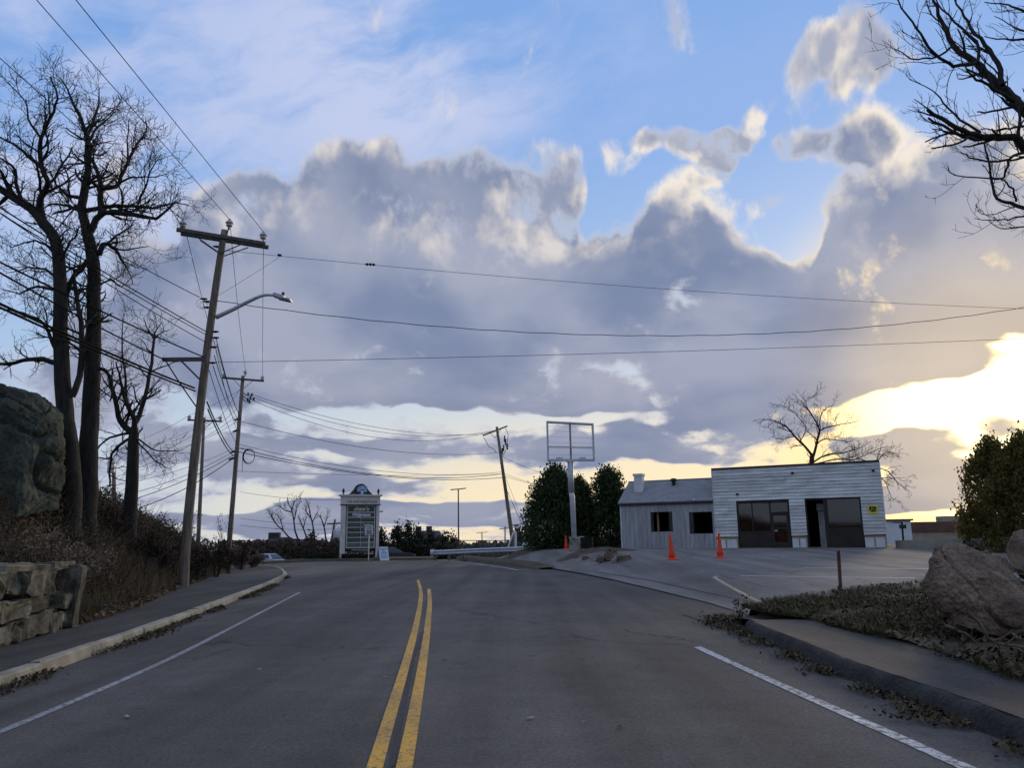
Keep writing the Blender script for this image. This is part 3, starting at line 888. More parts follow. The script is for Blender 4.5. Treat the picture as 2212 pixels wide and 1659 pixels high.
photo_tree('overhanging_tree', 'bare tree whose dark branches hang over the right pavement', 'tree', 12.5,
    [(2480, 1290), (2470, 900), (2450, 600), (2430, 420), (2400, 330), (2380, 200), (2340, 40), (2300, -120)], .27, .09,
    [(ZR([(1500, 1000), (1250, 880), (977, 660), (900, 580), (780, 470), (680, 370), (560, 270), (490, 130), (440, 0), (400, -120)]), .12, .014),
     (ZR([(690, 375), (560, 390), (470, 340), (380, 240), (310, 130), (220, 0), (180, -60)]), .035, .008),
     (ZR([(850, 505), (820, 370), (750, 270), (660, 160), (600, 60), (540, -60)]), .05, .012),
     (ZR([(920, 600), (800, 530), (690, 470), (640, 420), (600, 340)]), .035, .008),
     (ZR([(560, 270), (470, 330), (340, 350), (250, 320), (180, 270)]), .022, .006),
     (ZR([(1480, 1150), (1200, 980), (977, 880), (920, 820), (780, 820), (650, 790), (540, 740), (400, 650)]), .09, .03),
     (ZR([(750, 825), (650, 822), (540, 770), (405, 700)]), .04, .02),
     (ZR([(640, 815), (560, 860), (425, 885)]), .022, .012),
     (ZR([(720, 790), (600, 710), (500, 610), (430, 530), (290, 470)]), .025, .006),
     (ZR([(1200, 1000), (977, 910), (880, 950), (700, 950), (600, 910)]), .035, .008),
     (ZR([(880, 955), (860, 1050), (780, 1060), (570, 1050), (520, 990)]), .022, .006),
     (ZR([(1400, 1420), (1150, 1300), (977, 1235), (870, 1200), (805, 1160), (770, 1000), (740, 850)]), .045, .014),
     (ZR([(1200, 1300), (977, 1290), (850, 1310), (680, 1300)]), .022, .006),
     (ZR([(1150, 1340), (977, 1350), (850, 1358), (760, 1310)]), .018, .005),
     (ZR([(1300, 760), (977, 755), (860, 770), (720, 770)]), .03, .008),
     (ZR([(1300, 140), (977, 65), (880, 30), (740, 10)]), .03, .008),
     (ZR([(1300, 280), (977, 232), (860, 235), (740, 215)]), .03, .008), (ZR([(1200, 250), (950, 180), (880, 140), (800, 95)]), .02, .006),
     (ZR([(700, 370), (690, 250), (560, 130), (470, 20), (440, -60)]), .03, .008),
     (ZR([(930, 1200), (910, 1130), (850, 1070), (790, 1060), (730, 980)]), .02, .006),
     (ZR([(700, 660), (720, 670), (830, 655), (1000, 640), (1250, 820)]), .01, .03)],
    OVER, 21, depth=.8)
def Z6(l): return [(1284 + x * .3088, 847 + y * .3088) for x, y in l]
SUM = dict(dens=[3.2, 4.2, 4.0], len=[1.15, .75, .45], spread=(.45, 1.0), wig=.36, trop=.03, up=.10, rmin=.009, flat=.3)
photo_tree('bare_tree', 'bare spreading tree rising behind the flat roofed garage', 'tree', 54.0,
    [(1750, 1110), (1752, 1040), (1753, 1001), (1754, 985)], .20, .15,
    [(Z6([(1525, 450), (1480, 390), (1400, 310), (1340, 240), (1250, 200), (1180, 190)]), 0.099, 0.018),
     (Z6([(1530, 450), (1560, 330), (1570, 250), (1500, 130), (1440, 60)]), 0.099, 0.018),
     (Z6([(1570, 270), (1660, 240), (1760, 220), (1850, 200)]), 0.050, 0.012),
     (Z6([(1545, 380), (1600, 330), (1700, 340), (1800, 350)]), 0.050, 0.012),
     (Z6([(1400, 310), (1300, 330), (1240, 310)]), 0.037, 0.012), (Z6([(1570, 250), (1600, 130), (1680, 90)]), 0.043, 0.012),
     (Z6([(1440, 340), (1480, 250), (1400, 150), (1290, 80)]), 0.037, 0.012), (Z6([(1500, 130), (1480, 60), (1560, 20)]), 0.031, 0.012),
     (Z6([(1520, 500), (1620, 440), (1720, 430), (1830, 400), (1900, 370)]), 0.062, 0.018),
     (Z6([(1560, 500), (1700, 470), (1820, 470), (1980, 400), (2060, 380)]), 0.050, 0.012)],
    SUM, 33, depth=1.5, root_z=.8)
photo_tree('bare_tree', 'small bare tree drooping past the right end of the garage', 'tree', 47.0,
    [(1880, 1160), (1884, 1080), (1888, 1010)], .14, .07,
    [(Z6([(1960, 510), (2040, 420), (2100, 430), (2130, 430)]), 0.037, 0.009), (Z6([(1960, 520), (2060, 560), (2130, 640), (2200, 690)]), 0.037, 0.009),
     (Z6([(1965, 560), (2040, 640), (2080, 740), (2160, 780)]), 0.031, 0.007), (Z6([(1965, 500), (2000, 400), (2010, 350)]), 0.031, 0.007),
     (Z6([(1970, 600), (2050, 600), (2190, 600)]), 0.031, 0.007), (Z6([(1950, 500), (1850, 470), (1780, 480)]), 0.031, 0.007)],
    dict(SUM, trop=-.06, len=[.9, .55, .35]), 35, depth=1.0, root_z=.8)

# leafy masses -------------------------------------------------------------
def leaves(c, size, rs, flat=0.0, ups=None, aspect=.6):
    """numpy leaf quads (rhombs) at centres c with random turn"""
    n = len(c)
    a = rs.normal(size=(n, 3)); a /= np.linalg.norm(a, axis=1, keepdims=True)
    if flat: a[:, 2] *= (1 - flat); a /= np.linalg.norm(a, axis=1, keepdims=True)
    if ups is not None: a = a * (1 - ups[1]) + np.array(ups[0]) * ups[1]; a /= np.linalg.norm(a, axis=1, keepdims=True)
    b = rs.normal(size=(n, 3)); b -= a * (a * b).sum(1, keepdims=True); b /= np.linalg.norm(b, axis=1, keepdims=True) + 1e-9
    nn = np.cross(a, b)
    s_ = (size * rs.uniform(.55, 1.3, n))[:, None]
    v = np.stack([c - a * s_ * .5, c + b * s_ * aspect * .5 + nn * s_ * .12, c + a * s_ * .5, c - b * s_ * aspect * .5 + nn * s_ * .12], 1).reshape(-1, 3)
    return v, np.arange(4 * n).reshape(n, 4)
def stacked(parts):
    V, Fq, k = [], [], 0
    for v, f in parts:
        V.append(v); Fq.append(f + k); k += len(v)
    return np.concatenate(V), np.concatenate(Fq)

def evergreen(name, label, base, h, r, m, n_clump, per, leaf, seed, prof=None, group=None, gap=.75, trunk_r=.09, cat='tree', updir=.55):
    """upright evergreen: fronds in clumps over a tall rounded outline, lighter and darker tufts, gaps between"""
    rs = np.random.default_rng(seed); rp = random.Random(seed)
    e = empty(name, tuple(base), label, cat, group)
    prof = prof or [(0, .72), (.25, .98), (.5, 1.0), (.75, .82), (.9, .55), (1.0, .12)]
    cs = []
    for i in range(n_clump):
        t = rs.uniform(0.01, 1.0); a = rs.uniform(0, 2 * math.pi)
        rr = r * interp(t, prof) * (1 + .34 * mnoise.noise(Vector((math.cos(a) * 1.8, math.sin(a) * 1.8, t * 6 + seed))))
        q = rs.uniform(gap, 1.0) if rs.random() < .8 else rs.uniform(.2, gap)
        cs.append((math.cos(a) * rr * q, math.sin(a) * rr * q, t * h))
    cs = np.array(cs) + np.array(base)
    cc = np.repeat(cs, per, 0) + rs.normal(size=(n_clump * per, 3)) * np.array([.13, .13, .24]) * (leaf / .16)
    v, f = leaves(cc, leaf, rs, ups=((0, 0, 1), updir))
    T = Tubes()
    b = Vector(base)
    T.add([b + Vector((0, 0, -.1)), b + Vector((0, 0, h * .5)), b + Vector((0, 0, h * .93))], [trunk_r, trunk_r * .6, .015], 7)
    for i in range(26):
        t = rp.uniform(.05, .85); a = rp.uniform(0, 6.28); rr = r * interp(t, prof) * .85
        p0 = b + Vector((0, 0, t * h * .85)); T.add([p0, p0 + Vector((math.cos(a) * rr * .5, math.sin(a) * rr * .5, .25)), p0 + Vector((math.cos(a) * rr, math.sin(a) * rr, .7))], [.03, .02, .008], 4)
    T.build('trunk', M_BARK, e)
    make_obj('crown', v, f, m, e, False)
    return e
M_ARB = leafmat('arborvitae', [(.018, .030, .012), (.034, .058, .020), (.062, .095, .030), (.024, .036, .016)], .7, trans=.25)
M_SUNCEDAR = leafmat('cedar', [(.065, .065, .020), (.15, .12, .034), (.20, .15, .042), (.08, .075, .024)], .75, trans=.5)  # golden glow of the sun behind is put into the leaf colours
M_DARKG = leafmat('dark_scrub', [(.016, .022, .012), (.026, .034, .018), (.034, .036, .020)], .8)
M_BROWNS = leafmat('brown_scrub', [(.045, .034, .024), (.070, .048, .030), (.055, .036, .030), (.035, .034, .018)], .85)
def at(px, py, Y):
    p = P(px, py, Y); return (p.x, p.y, hf(p.x, p.y))
evergreen('arborvitae', 'broad round-topped dark evergreen behind the empty sign pole', at(1203, 1195, 52), 5.0, 2.05, M_ARB, 820, 22, .19, 41, gap=.70, prof=[(0, .9), (.25, 1.0), (.5, .93), (.72, .74), (.88, .50), (1.0, .10)])
evergreen('arborvitae', 'dark evergreen grown into the broad one beside the sign pole', at(1254, 1195, 53), 4.3, 1.45, M_ARB, 520, 22, .19, 42, gap=.70, prof=[(0, .9), (.25, 1.0), (.5, .93), (.72, .74), (.88, .50), (1.0, .10)])
evergreen('arborvitae', 'narrow dark evergreen against the gable end of the grey shed', at(1320, 1195, 51.5), 4.9, 1.25, M_ARB, 480, 22, .18, 43, gap=.6, prof=[(0, .95), (.3, .95), (.5, .80), (.66, .86), (.82, .84), (.93, .55), (1.0, .12)])
evergreen('cedar', 'green cedar coloured golden as if backlit, beyond the concrete wall, twin topped', at(2165, 1150, 36), 4.75, 1.7, M_SUNCEDAR, 620, 22, .16, 44, prof=[(0, 1.0), (.3, 1.0), (.6, .86), (.82, .52), (.95, .26), (1.0, .08)])
evergreen('cedar', 'green cedar coloured golden as if backlit, beyond the concrete wall, bushier and nearer the boulders', at(2232, 1150, 34), 4.8, 1.6, M_SUNCEDAR, 560, 22, .16, 45, prof=[(0, 1.0), (.3, 1.0), (.6, .92), (.82, .62), (.95, .3), (1.0, .08)])
evergreen('cedar_shrub', 'low dark shrub at the foot of the golden cedars', at(2122, 1150, 38), 1.9, .65, M_SUNCEDAR, 120, 16, .15, 46, cat='shrub')

# ------------------------------------------------------------------ rocks
def hull_rock(name, pts, m, parent=None, cuts=3, amp=.05, freq=1.2, seed=0, fine=.012, smooth=False, smo=.10):
    """a rock as the hull of the corners given, roughened"""
    bm = bmesh.new()
    for p in pts: bm.verts.new(p)
    bmesh.ops.convex_hull(bm, input=bm.verts)
    for v in [v for v in bm.verts if not v.link_faces]: bm.verts.remove(v)
    bmesh.ops.triangulate(bm, faces=bm.faces)
    for _ in range(cuts):
        bmesh.ops.subdivide_edges(bm, edges=list(bm.edges), cuts=1, use_grid_fill=True)
        bmesh.ops.smooth_vert(bm, verts=list(bm.verts), factor=(smo if _ < 2 else smo * .3), use_axis_x=True, use_axis_y=True, use_axis_z=True)
    bm.normal_update()
    for v in bm.verts:
        q = v.co * freq + Vector((seed * 7.3, seed * 3.1, 0))
        d = mnoise.noise(q) * amp + mnoise.noise(q * 2.7) * amp * .5 + mnoise.noise(q * 8) * fine
        d += -abs(mnoise.noise(q * 1.6 + Vector((9, 4, 2)))) * amp * .6
        cr_ = abs(mnoise.noise(q * 1.1 + Vector((2, 8, 5))))
        if cr_ < .07: d -= amp * .9 * (1 - cr_ / .07)
        d += (math.floor(mnoise.noise(q * 2.2 + Vector((1, 1, 7))) * 4) / 4) * amp * .5
        vd = mnoise.voronoi(q * 1.5)[0]
        d += (vd[1] - vd[0] - .3) * amp * .55 * (-1 if vd[1] - vd[0] > .25 else 1.6) * .5
        d += mnoise.noise(q * 20) * fine * .6
        v.co += v.normal * d
    bmesh.ops.recalc_face_normals(bm, faces=bm.faces)
    vs = [tuple(v.co) for v in bm.verts]; bm.verts.index_update()
    fs = [tuple(v.index for v in f.verts) for f in bm.faces]
    bm.free()
    return make_obj(name, vs, fs, m, parent, smooth)
def chunk(name, c, size, m, parent, seed, rz=0.0, cuts=2, amp=.16):
    """one dressed-rough stone"""
    rs = random.Random(seed)
    rot = Matrix.Rotation(rz, 3, 'Z') @ Matrix.Rotation(rs.uniform(-.08, .08), 3, 'Y')
    pts = []
    for sx in (-1, 1):
        for sy in (-1, 1):
            for sz in (-1, 1):
                for k in range(2):
                    j = lambda: rs.uniform(.72, 1.02)
                    pts.append(Vector(c) + rot @ Vector((sx * size[0] / 2 * j(), sy * size[1] / 2 * j(), sz * size[2] / 2 * j())))
    return hull_rock(name, pts, m, parent, cuts, min(size) * amp, 2.2 / max(size), seed, min(size) * .05, smo=.03)

pts = [P(x, y, Y) for x, y, Y in ((-10, 818, 16.6), (20, 826, 16.4), (78, 850, 16.8), (131, 888, 17.0), (134, 940, 16.4), (136, 1010, 16.6), (132, 1110, 16.4), (40, 1130, 15.0), (-60, 1140, 14.8),
        (70, 900, 15.8), (20, 870, 15.6), (-60, 850, 15.6), (-200, 830, 16.5), (-260, 900, 16), (-260, 1150, 15.2), (-40, 830, 18.5), (90, 870, 19), (130, 900, 18.8), (128, 1100, 18.8), (-250, 850, 19), (-260, 1150, 19))]
bld = hull_rock('boulder', pts, M_SHADEMOSS, None, 5, .13, .8, 2, .035)
tag(bld, 'huge mossy boulder with shadow in its dark colour, on the bank beside the bare trees', 'boulder')
pts = [P(x, y, Y) for x, y, Y in ((1982, 1258, 9.9), (1984, 1268, 10.0), (2008, 1226, 9.9), (2012, 1203, 9.9), (2034, 1186, 10.1), (2074, 1176, 10.4), (2126, 1182, 10.6), (2168, 1212, 10.4), (2202, 1250, 10.2), (2228, 1300, 9.9),
        (2066, 1262, 9.65), (2100, 1296, 9.6), (2150, 1244, 9.75), (2044, 1312, 9.9), (2062, 1362, 9.75), (2130, 1372, 9.6), (2250, 1385, 9.7), (2030, 1190, 11.2), (2160, 1200, 11.6), (2260, 1330, 11.3), (2020, 1300, 11.0), (2060, 1370, 11.4))]
bld = hull_rock('boulder', pts, M_ROCK, None, 5, .075, 1.6, 5, .022)
tag(bld, 'brown granite boulder with an undercut snout, lying on the leafy verge', 'boulder')
pts = [P(x, y, Y) for x, y, Y in ((2168, 1200, 12.2), (2172, 1175, 12.1), (2186, 1148, 12.3), (2204, 1140, 12.4), (2240, 1146, 12.4), (2270, 1190, 12.2), (2180, 1240, 12), (2270, 1260, 12), (2200, 1160, 13.3), (2260, 1170, 13.3), (2230, 1260, 13.3))]
bld = hull_rock('boulder', pts, M_ROCK, None, 3, .07, 1.5, 9, .012)
tag(bld, 'pale upright boulder standing behind the undercut one', 'boulder')

# dry-laid retaining wall of granite blocks at the foot of the bank
wall = empty('stone_wall', (wb(11) + .1, 11, .13), 'rough granite block retaining wall between pavement and bank', 'wall')
ws = random.Random(4)
row_h = [.34, .30, .36]
z0 = .10
sd_ = 100
for ri, rh in enumerate(row_h):
    y = 7.0 + ws.uniform(0, .4)
    while y < 13.35:
        L = ws.uniform(.38, .85)
        if y + L > 13.45: L = 13.45 - y
        if L < .2: break
        yc = y + L / 2
        hole = (12.45 < yc < 13.05 and ri >= 1)
        if not hole:
            x = wb(yc) - .16 + ws.uniform(-.06, .05)
            sl = (wb(yc + .3) - wb(yc - .3)) / .6
            chunk('stone', (x, yc, z0 + rh / 2 + ws.uniform(-.02, .02)), (.55, L * ws.uniform(.92, 1.12), rh * ws.uniform(.85, 1.2)), M_WALLST, wall, sd_, -math.atan(sl))
        sd_ += 1
        y += L
    z0 += rh
chunk('stone', (wb(13.2) + .02, 13.20, .62), (.34, .26, 1.02), M_WALLST, wall, 931)
chunk('stone', (wb(12.7) - .62, 12.75, .70), (.4, .8, .9), M_WALLST, wall, 941)
chunk('capstone', (wb(12.9) - .25, 12.95, 1.10), (.5, .7, .14), M_WALLST, wall, 944)
chunk('capstone', (wb(11.3) - .15, 11.4, 1.13), (.5, 1.1, .10), M_WALLST, wall, 942)
for i, (px, py, w) in enumerate(((215, 1330, .36), (245, 1322, .25), (60, 1372, .22), (30, 1384, .26), (90, 1366, .16))):
    g_ = GP(px, py)
    c_ = chunk('loose_stone', (g_.x - .05, g_.y, g_.z + w * .22), (w, w * .8, w * .55), M_WALLST, None, 950 + i)
    tag(c_, 'loose fallen stone on the pavement at the foot of the granite wall', 'stone', 'fallen stones below the wall')

# ------------------------------------------------------------------ utility poles
def insulator(px, py, Y, parent, k=1.0):
    p = P(px, py, Y)
    MB().lathe(p, [(.02 * k, -.16 * k), (.02 * k, -.06 * k), (.085 * k, -.055 * k), (.10 * k, -.02 * k), (.06 * k, .02 * k), (.11 * k, .03 * k), (.12 * k, .06 * k), (.07 * k, .12 * k), (.035 * k, .13 * k), (.045 * k, .17 * k), (.02 * k, .18 * k)], 10).build('insulator', M_PORC, parent, True)
    return p + Vector((0, 0, .16 * k))
def Z3(x, y): return (328 + x * .2306, 437 + y * .2306)
Y1, Y2, Y3, Y4 = 24.3, 51.0, 58.0, 72.0
b1 = GP(397, 1270); Y1 = b1.y
pole1 = empty('utility_pole', b1, 'weathered utility pole with double crossarm and street light arm', 'utility pole')
rs = random.Random(2)
sh = [b1 + Vector((0, 0, -.3)), P(401, 1180, Y1), P(421, 980, Y1), P(447, 760, Y1), P(469, 600, Y1), P(485, 497, Y1)]
MB().tube(refine(sh, rs, 0, 3), [.165 - .06 * i / 15 for i in range(16)], 14).build('shaft', M_WOOD, pole1, True)
aL, aR = P(*Z3(250, 272), Y1 - .55), P(*Z3(1078, 405), Y1 + .65)
nrm = Vector((0, -1, 0))
for k in (-.17, .17):
    MB().beam(aL + nrm * k, aR + nrm * k, .10, .125).build('crossarm', M_ARMW, pole1, bevel=.008)
for k in (-.2, .2):
    MB().beam(P(*Z3(430, 335), Y1) + nrm * k, P(*Z3(645, 485), Y1) + nrm * k * .7, .03, .03).build('brace', M_ARMW, pole1)
    MB().beam(P(*Z3(885, 402), Y1) + nrm * k, P(*Z3(650, 492), Y1) + nrm * k * .7, .03, .03).build('brace', M_ARMW, pole1)
iL1 = insulator(*Z3(292, 218), Y1 - .5, pole1, 1.15); iR1 = insulator(*Z3(1045, 325), Y1 + .55, pole1, 1.15)
MB().tube([P(*Z3(700, 320), Y1), P(*Z3(722, 220), Y1)], .022, 6).build('pin', M_BLACK, pole1)
iC1 = insulator(*Z3(727, 208), Y1, pole1, 1.15)
larm = [P(*Z3(x, y), Y1) for x, y in ((600, 1078), (760, 1003), (900, 932), (1010, 882), (1080, 867), (1160, 874))]
MB().tube(refine(larm, rs, 0, 3), taper(16, .075, .04), 10).build('lamp_arm', M_GALV, pole1, True)
lh = P(*Z3(1190, 880), Y1); lt = P(*Z3(1290, 908), Y1)
hd = MB(); dx = (lt - lh).normalized()
hd.beam(lh - dx * .18, lh + dx * .20, .26, .13); hd.beam(lh + dx * .10 + Vector((0, 0, -.045)), lt + dx * .06 + Vector((0, 0, -.03)), .34, .06)
lampo = hd.build('lamp_head', M_GALV, pole1, bevel=.015)
MB().beam(lh - dx * .02 + Vector((0, 0, -.09)), lt + Vector((0, 0, -.072)), .28, .02).build('lens', mat('lamp_lens', (.30, .28, .22), .3, .1), lampo)
MB().lathe(P(*Z3(1230, 862), Y1), [(.045, -.05), (.05, 0), (.05, .06), (.03, .075)], 10).build('photocell', M_BLACK, pole1)
MB().beam(P(*Z3(102, 1474), Y1 - .1), P(*Z3(505, 1470), Y1 - .1), .09, .13).build('side_arm', M_ARMW, pole1, bevel=.006)
MB().beam(P(*Z3(280, 1490), Y1 - .1), P(*Z3(445, 1655), Y1 - .1), .05, .05).build('arm_brace', M_ARMW, pole1)
for (x, y) in ((597, 1213), (600, 1270), (580, 1358), (570, 1505), (490, 905), (520, 930), (520, 985), (610, 415)):
    p = P(*Z3(x, y), Y1)
    MB().tube([p + Vector((-.12, -.05, 0)), p, p + Vector((.10, .02, .01))], [.02, .045, .02], 6).build('clamp', M_BLACK, pole1)
lp = MB()
for (x, y, r_) in ((465, 950, 48), (485, 965, 38), (510, 960, 30)):
    c_ = P(*Z3(x, y), Y1); r_ = r_ * .2306 / 70
    lp.tube([c_ + Vector((math.cos(a) * r_, .05 * math.sin(a * 2), math.sin(a) * r_)) for a in lin(0, 5.4, 12)], .007, 4)
lp.build('cable_loops', M_WIRE, pole1)

def simple_pole(label, Y, top, bot, r0, r1, arm=None, arm_dy=(0, 0), ins=(), extra=None, mat_=None):
    b = P(bot[0], bot[1], Y); g_ = hf(b.x, b.y)
    t = P(top[0], top[1], Y)
    foot = b.copy()
    if b.z > g_: foot = b + (b - t).normalized() * ((b.z - g_) / max(.05, -(b - t).normalized().z))
    e = empty('utility_pole', (foot.x, foot.y, foot.z), label, 'utility pole')
    MB().tube([foot + (foot - t).normalized() * .3, foot.lerp(t, .33), foot.lerp(t, .66), t], [r0, r0 * .67 + r1 * .33, r0 * .33 + r1 * .67, r1], 10).build('shaft', mat_ or M_WOOD, e, True)
    if arm:
        a, b_ = P(arm[0], arm[1], Y + arm_dy[0]), P(arm[2], arm[3], Y + arm_dy[1])
        nn = (b_ - a).cross(Vector((0, 0, 1))).normalized()
        k = r1 + .05
        if nn.y > 0: nn = -nn
        MB().beam(a + nn * k, b_ + nn * k, .10, .13).build('crossarm', M_ARMW, e, bevel=.006)
        mid = a.lerp(b_, .5)
        for s_ in (.25, .75):
            MB().beam(a.lerp(b_, s_) + nn * k, mid + nn * r1 + Vector((0, 0, -.65)), .03, .03).build('brace', M_ARMW, e)
    return e
pole2 = simple_pole('utility pole with coiled cable and bare crossarm past the bramble bank', Y2, (525, 812), (496, 1165), .17, .11, (480, 817, 570, 824), (-.4, .5))
iL2 = insulator(484, 812, Y2 - .4, pole2, 1.2); iC2 = insulator(530, 806, Y2, pole2, 1.2); iR2 = insulator(567, 818, Y2 + .5, pole2, 1.2)
MB().tube([P(526, 818, Y2), P(530, 808, Y2)], .022, 5).build('pin', M_BLACK, pole2)
cl = MB()
for k, (x, y) in enumerate(((536, 852), (541, 859), (535, 864), (544, 853), (539, 868), (548, 862))):
    p = P(x, y, Y2 + .2 * k); q = P(524, y - 6, Y2)
    cl.tube([q, p.lerp(q, .5) + Vector((0, 0, -.15)), p], .02, 5); cl.lathe(p, [(.03, -.12), (.09, -.08), (.03, -.04), (.09, 0), (.03, .04), (.09, .08), (.03, .12)], 6)
cl.build('cutouts', M_BLACK, pole2)
for (x, y) in ((515, 905), (512, 930), (507, 975), (503, 990)):
    p = P(x, y, Y2); MB().tube([p + Vector((-.25, -.1, -.1)), p, p + Vector((.2, -.1, 0))], [.05, .09, .04], 6).build('clamp', M_BLACK, pole2)
cc = P(537, 986, Y2 - .3); rr = 13.0 / 1700 * Y2
coil = MB()
for j in range(3):
    coil.tube([cc + Vector((math.cos(a) * rr * (1 - .04 * j), .05 * j, math.sin(a) * rr * 1.22 * (1 - .03 * j))) for a in lin(0, 2 * math.pi, 25)], .022, 5)
coil.tube([cc + Vector((-rr, 0, 0)), cc + Vector((-rr * .9, 0, -rr * 2)), P(523, 1020, Y2)], .015, 4)
coil.tube([cc + Vector((0, 0, rr * 1.2)), P(520, 968, Y2)], .015, 4)
coil.build('cable_coil', M_WIRE, pole2)
pole3 = simple_pole('distant utility pole with plain crossarm seen behind the light-arm pole', Y3, (441, 902), (430, 1130), .16, .10, (405, 908, 480, 911), (-.3, .4))
iL3 = insulator(409, 903, Y3 - .3, pole3, 1.3); iR3 = insulator(476, 905, Y3 + .4, pole3, 1.3)
pole4 = simple_pole('leaning utility pole with tilted crossarm behind the guardrail', Y4, (1073, 922), (1109, 1180), .21, .12, (1040, 941, 1092, 921), (-2.5, 2.5))
cl = MB()
for (x, y) in ((1092, 955), (1096, 965), (1088, 968), (1090, 948), (1085, 975)):
    p = P(x, y, Y4); cl.lathe(p, [(.03, -.3), (.09, -.2), (.04, -.1), (.09, 0), (.04, .1), (.09, .2), (.03, .3)], 6)
cl.tube([P(1092, 925, Y4), P(1098, 940, Y4), P(1092, 975, Y4), P(1080, 995, Y4)], .025, 4)
cl.tube([P(1045, 945, Y4), P(1056, 965, Y4), P(1066, 970, Y4), P(1072, 978, Y4)], .025, 4)
cl.build('cutouts', M_BLACK, pole4)
pole5 = simple_pole('far utility pole carrying a grey transformer can beside the plaza sign', 92.0, (724, 1122), (713, 1186), .16, .11, (707, 1132, 738, 1130), (0, 0), mat_=mat('red_pole', (.22, .13, .10), .9, .3, 3, 20, .2))
t5 = P(730, 1158, 91.6)
MB().lathe(t5 + Vector((0, 0, -.75)), [(.50, 0), (.55, .06), (.55, 1.3), (.5, 1.4), (.2, 1.45)], 14).build('transformer', M_GALV, pole5, True)
MB().tube([t5 + Vector((0, 0, .6)), t5 + Vector((.1, 0, 1.1))], .05, 5).build('bushing', M_PORC, pole5)
pole6 = simple_pole('tiny far utility pole with crossarm beyond the plaza light post', 150.0, (1091, 1137), (1091, 1180), .16, .12, (1078, 1143, 1103, 1141), (0, 0))
pole7 = simple_pole('thin far pole half hidden behind the small forked tree', 70.0, (246, 1000), (246, 1130), .20, .16)
MB().lathe(P(241, 1005, 69.8), [(.3, -.7), (.33, -.6), (.33, .5), (.28, .6)], 12).build('transformer', M_GALV, pole7, True)

# ------------------------------------------------------------------ overhead wires
def wire(a, b, sag, r, label, group, m=None, n=18, beyond=0.0, wav=0.0):
    a, b = Vector(a), Vector(b)
    if beyond: b = a + (b - a) * (1 + beyond)
    L = 1 + beyond
    pts = []
    for i in range(n + 1):
        t = i / n
        p = a.lerp(b, t)
        u = t * L
        p.z -= sag * 4 * u * (1 - u) if beyond == 0 else sag * 4 * u * (1 - min(u, 1.4))
        if wav: p += Vector((0, 0, wav * math.sin(i * 1.9)))
        pts.append(p)
    o = MB().tube(pts, r, 5).build('overhead_wire', m or M_WIRE, None, True)
    return tag(o, label, 'wire', group)
def edge(px, py, z): return PZ(px, py, z)
G_PRI = 'bare power lines from the crossarm pole overhead'
for i_, (px, py), pl_ in ((iL1, (0, 125), 'tree-side end'), (iC1, (80, 0), 'pole-top pin'), (iR1, (165, 0), 'road-side end')):
    wire(i_, edge(px, py, i_.z - .15), 0.0, .010, 'bare power line running overhead from the ' + pl_ + ' of the double crossarm', G_PRI, beyond=.9)
zz = lambda x, y, Y=Y1: P(x, y, Y)
G_CAB = 'cables from the light-arm pole past the bare trees'
LC = ['twisted service cable looped onto the pole opposite the lamp arm', 'upper cable of the close pair below the lamp arm', 'lower cable of the close pair below the lamp arm', 'short thin cable clamped midway between lamp arm and side arm', 'heavy cable tied to the pole at the side arm root', 'heavy cable hung from the tip of the side arm', 'thickest cable, upper of the pair below the side arm', 'thick cable, lower of the pair below the side arm']
for lc_, (a, b, r_) in zip(LC, (((431, 642), (0, 405), .013), ((445, 716), (0, 448), .016), ((447, 724), (0, 460), .013), ((446, 740), (150, 560), .012),
                   ((442, 772), (0, 566), .022), ((357, 778), (0, 589), .022), ((420, 838), (0, 656), .030), ((422, 845), (0, 664), .026))):
    p = zz(*a)
    wire(p, edge(b[0], b[1], p.z - .35), 0.05, r_, lc_, G_CAB, beyond=.9)
wire(P(357, 778, Y1), P(428, 884, Y1), 0.03, .022, 'black cable drooping from the side arm down to the pole', None, n=8)
# across the road to the right
wire(P(487, 541, Y1), P(2212, 667, 31), .25, .008, 'thin guy line strung from below the crossarm across the sky', None, n=40, beyond=.25)
wire(P(470, 650, Y1), P(2300, 648, 31), 1.35, .013, 'sagging twisted service cable crossing the whole street', None, n=60, wav=.012)
wire(P(455, 783, Y1), P(2212, 731, 31), .10, .009, 'lowest thin line crossing the street to the right', None, n=40, beyond=.25)
wire(P(605, 554, Y1 + .45), P(472, 638, Y1), .02, .006, 'short bridle wire from guy line back to the pole', None, n=4)
for (x, y, L_) in ((604, 551, 9), (800, 571, 22)):
    f_ = (x - 487) / (2212 - 487)
    Yd = 1 / ((1 - f_) / Y1 + f_ / 31)
    a, b = P(x - L_ / 2, y - .5, Yd), P(x + L_ / 2, y + .5, Yd)
    o = MB().tube([a, a.lerp(b, .2), a.lerp(b, .35), a.lerp(b, .5), a.lerp(b, .65), a.lerp(b, .8), b], [.02, .055, .02, .06, .02, .055, .02], 7).build('strain_insulator', M_BLACK)
    tag(o, 'short strain insulator on the guy line near the crossarm' if x < 700 else 'strain insulator farther along the guy line', 'insulator')
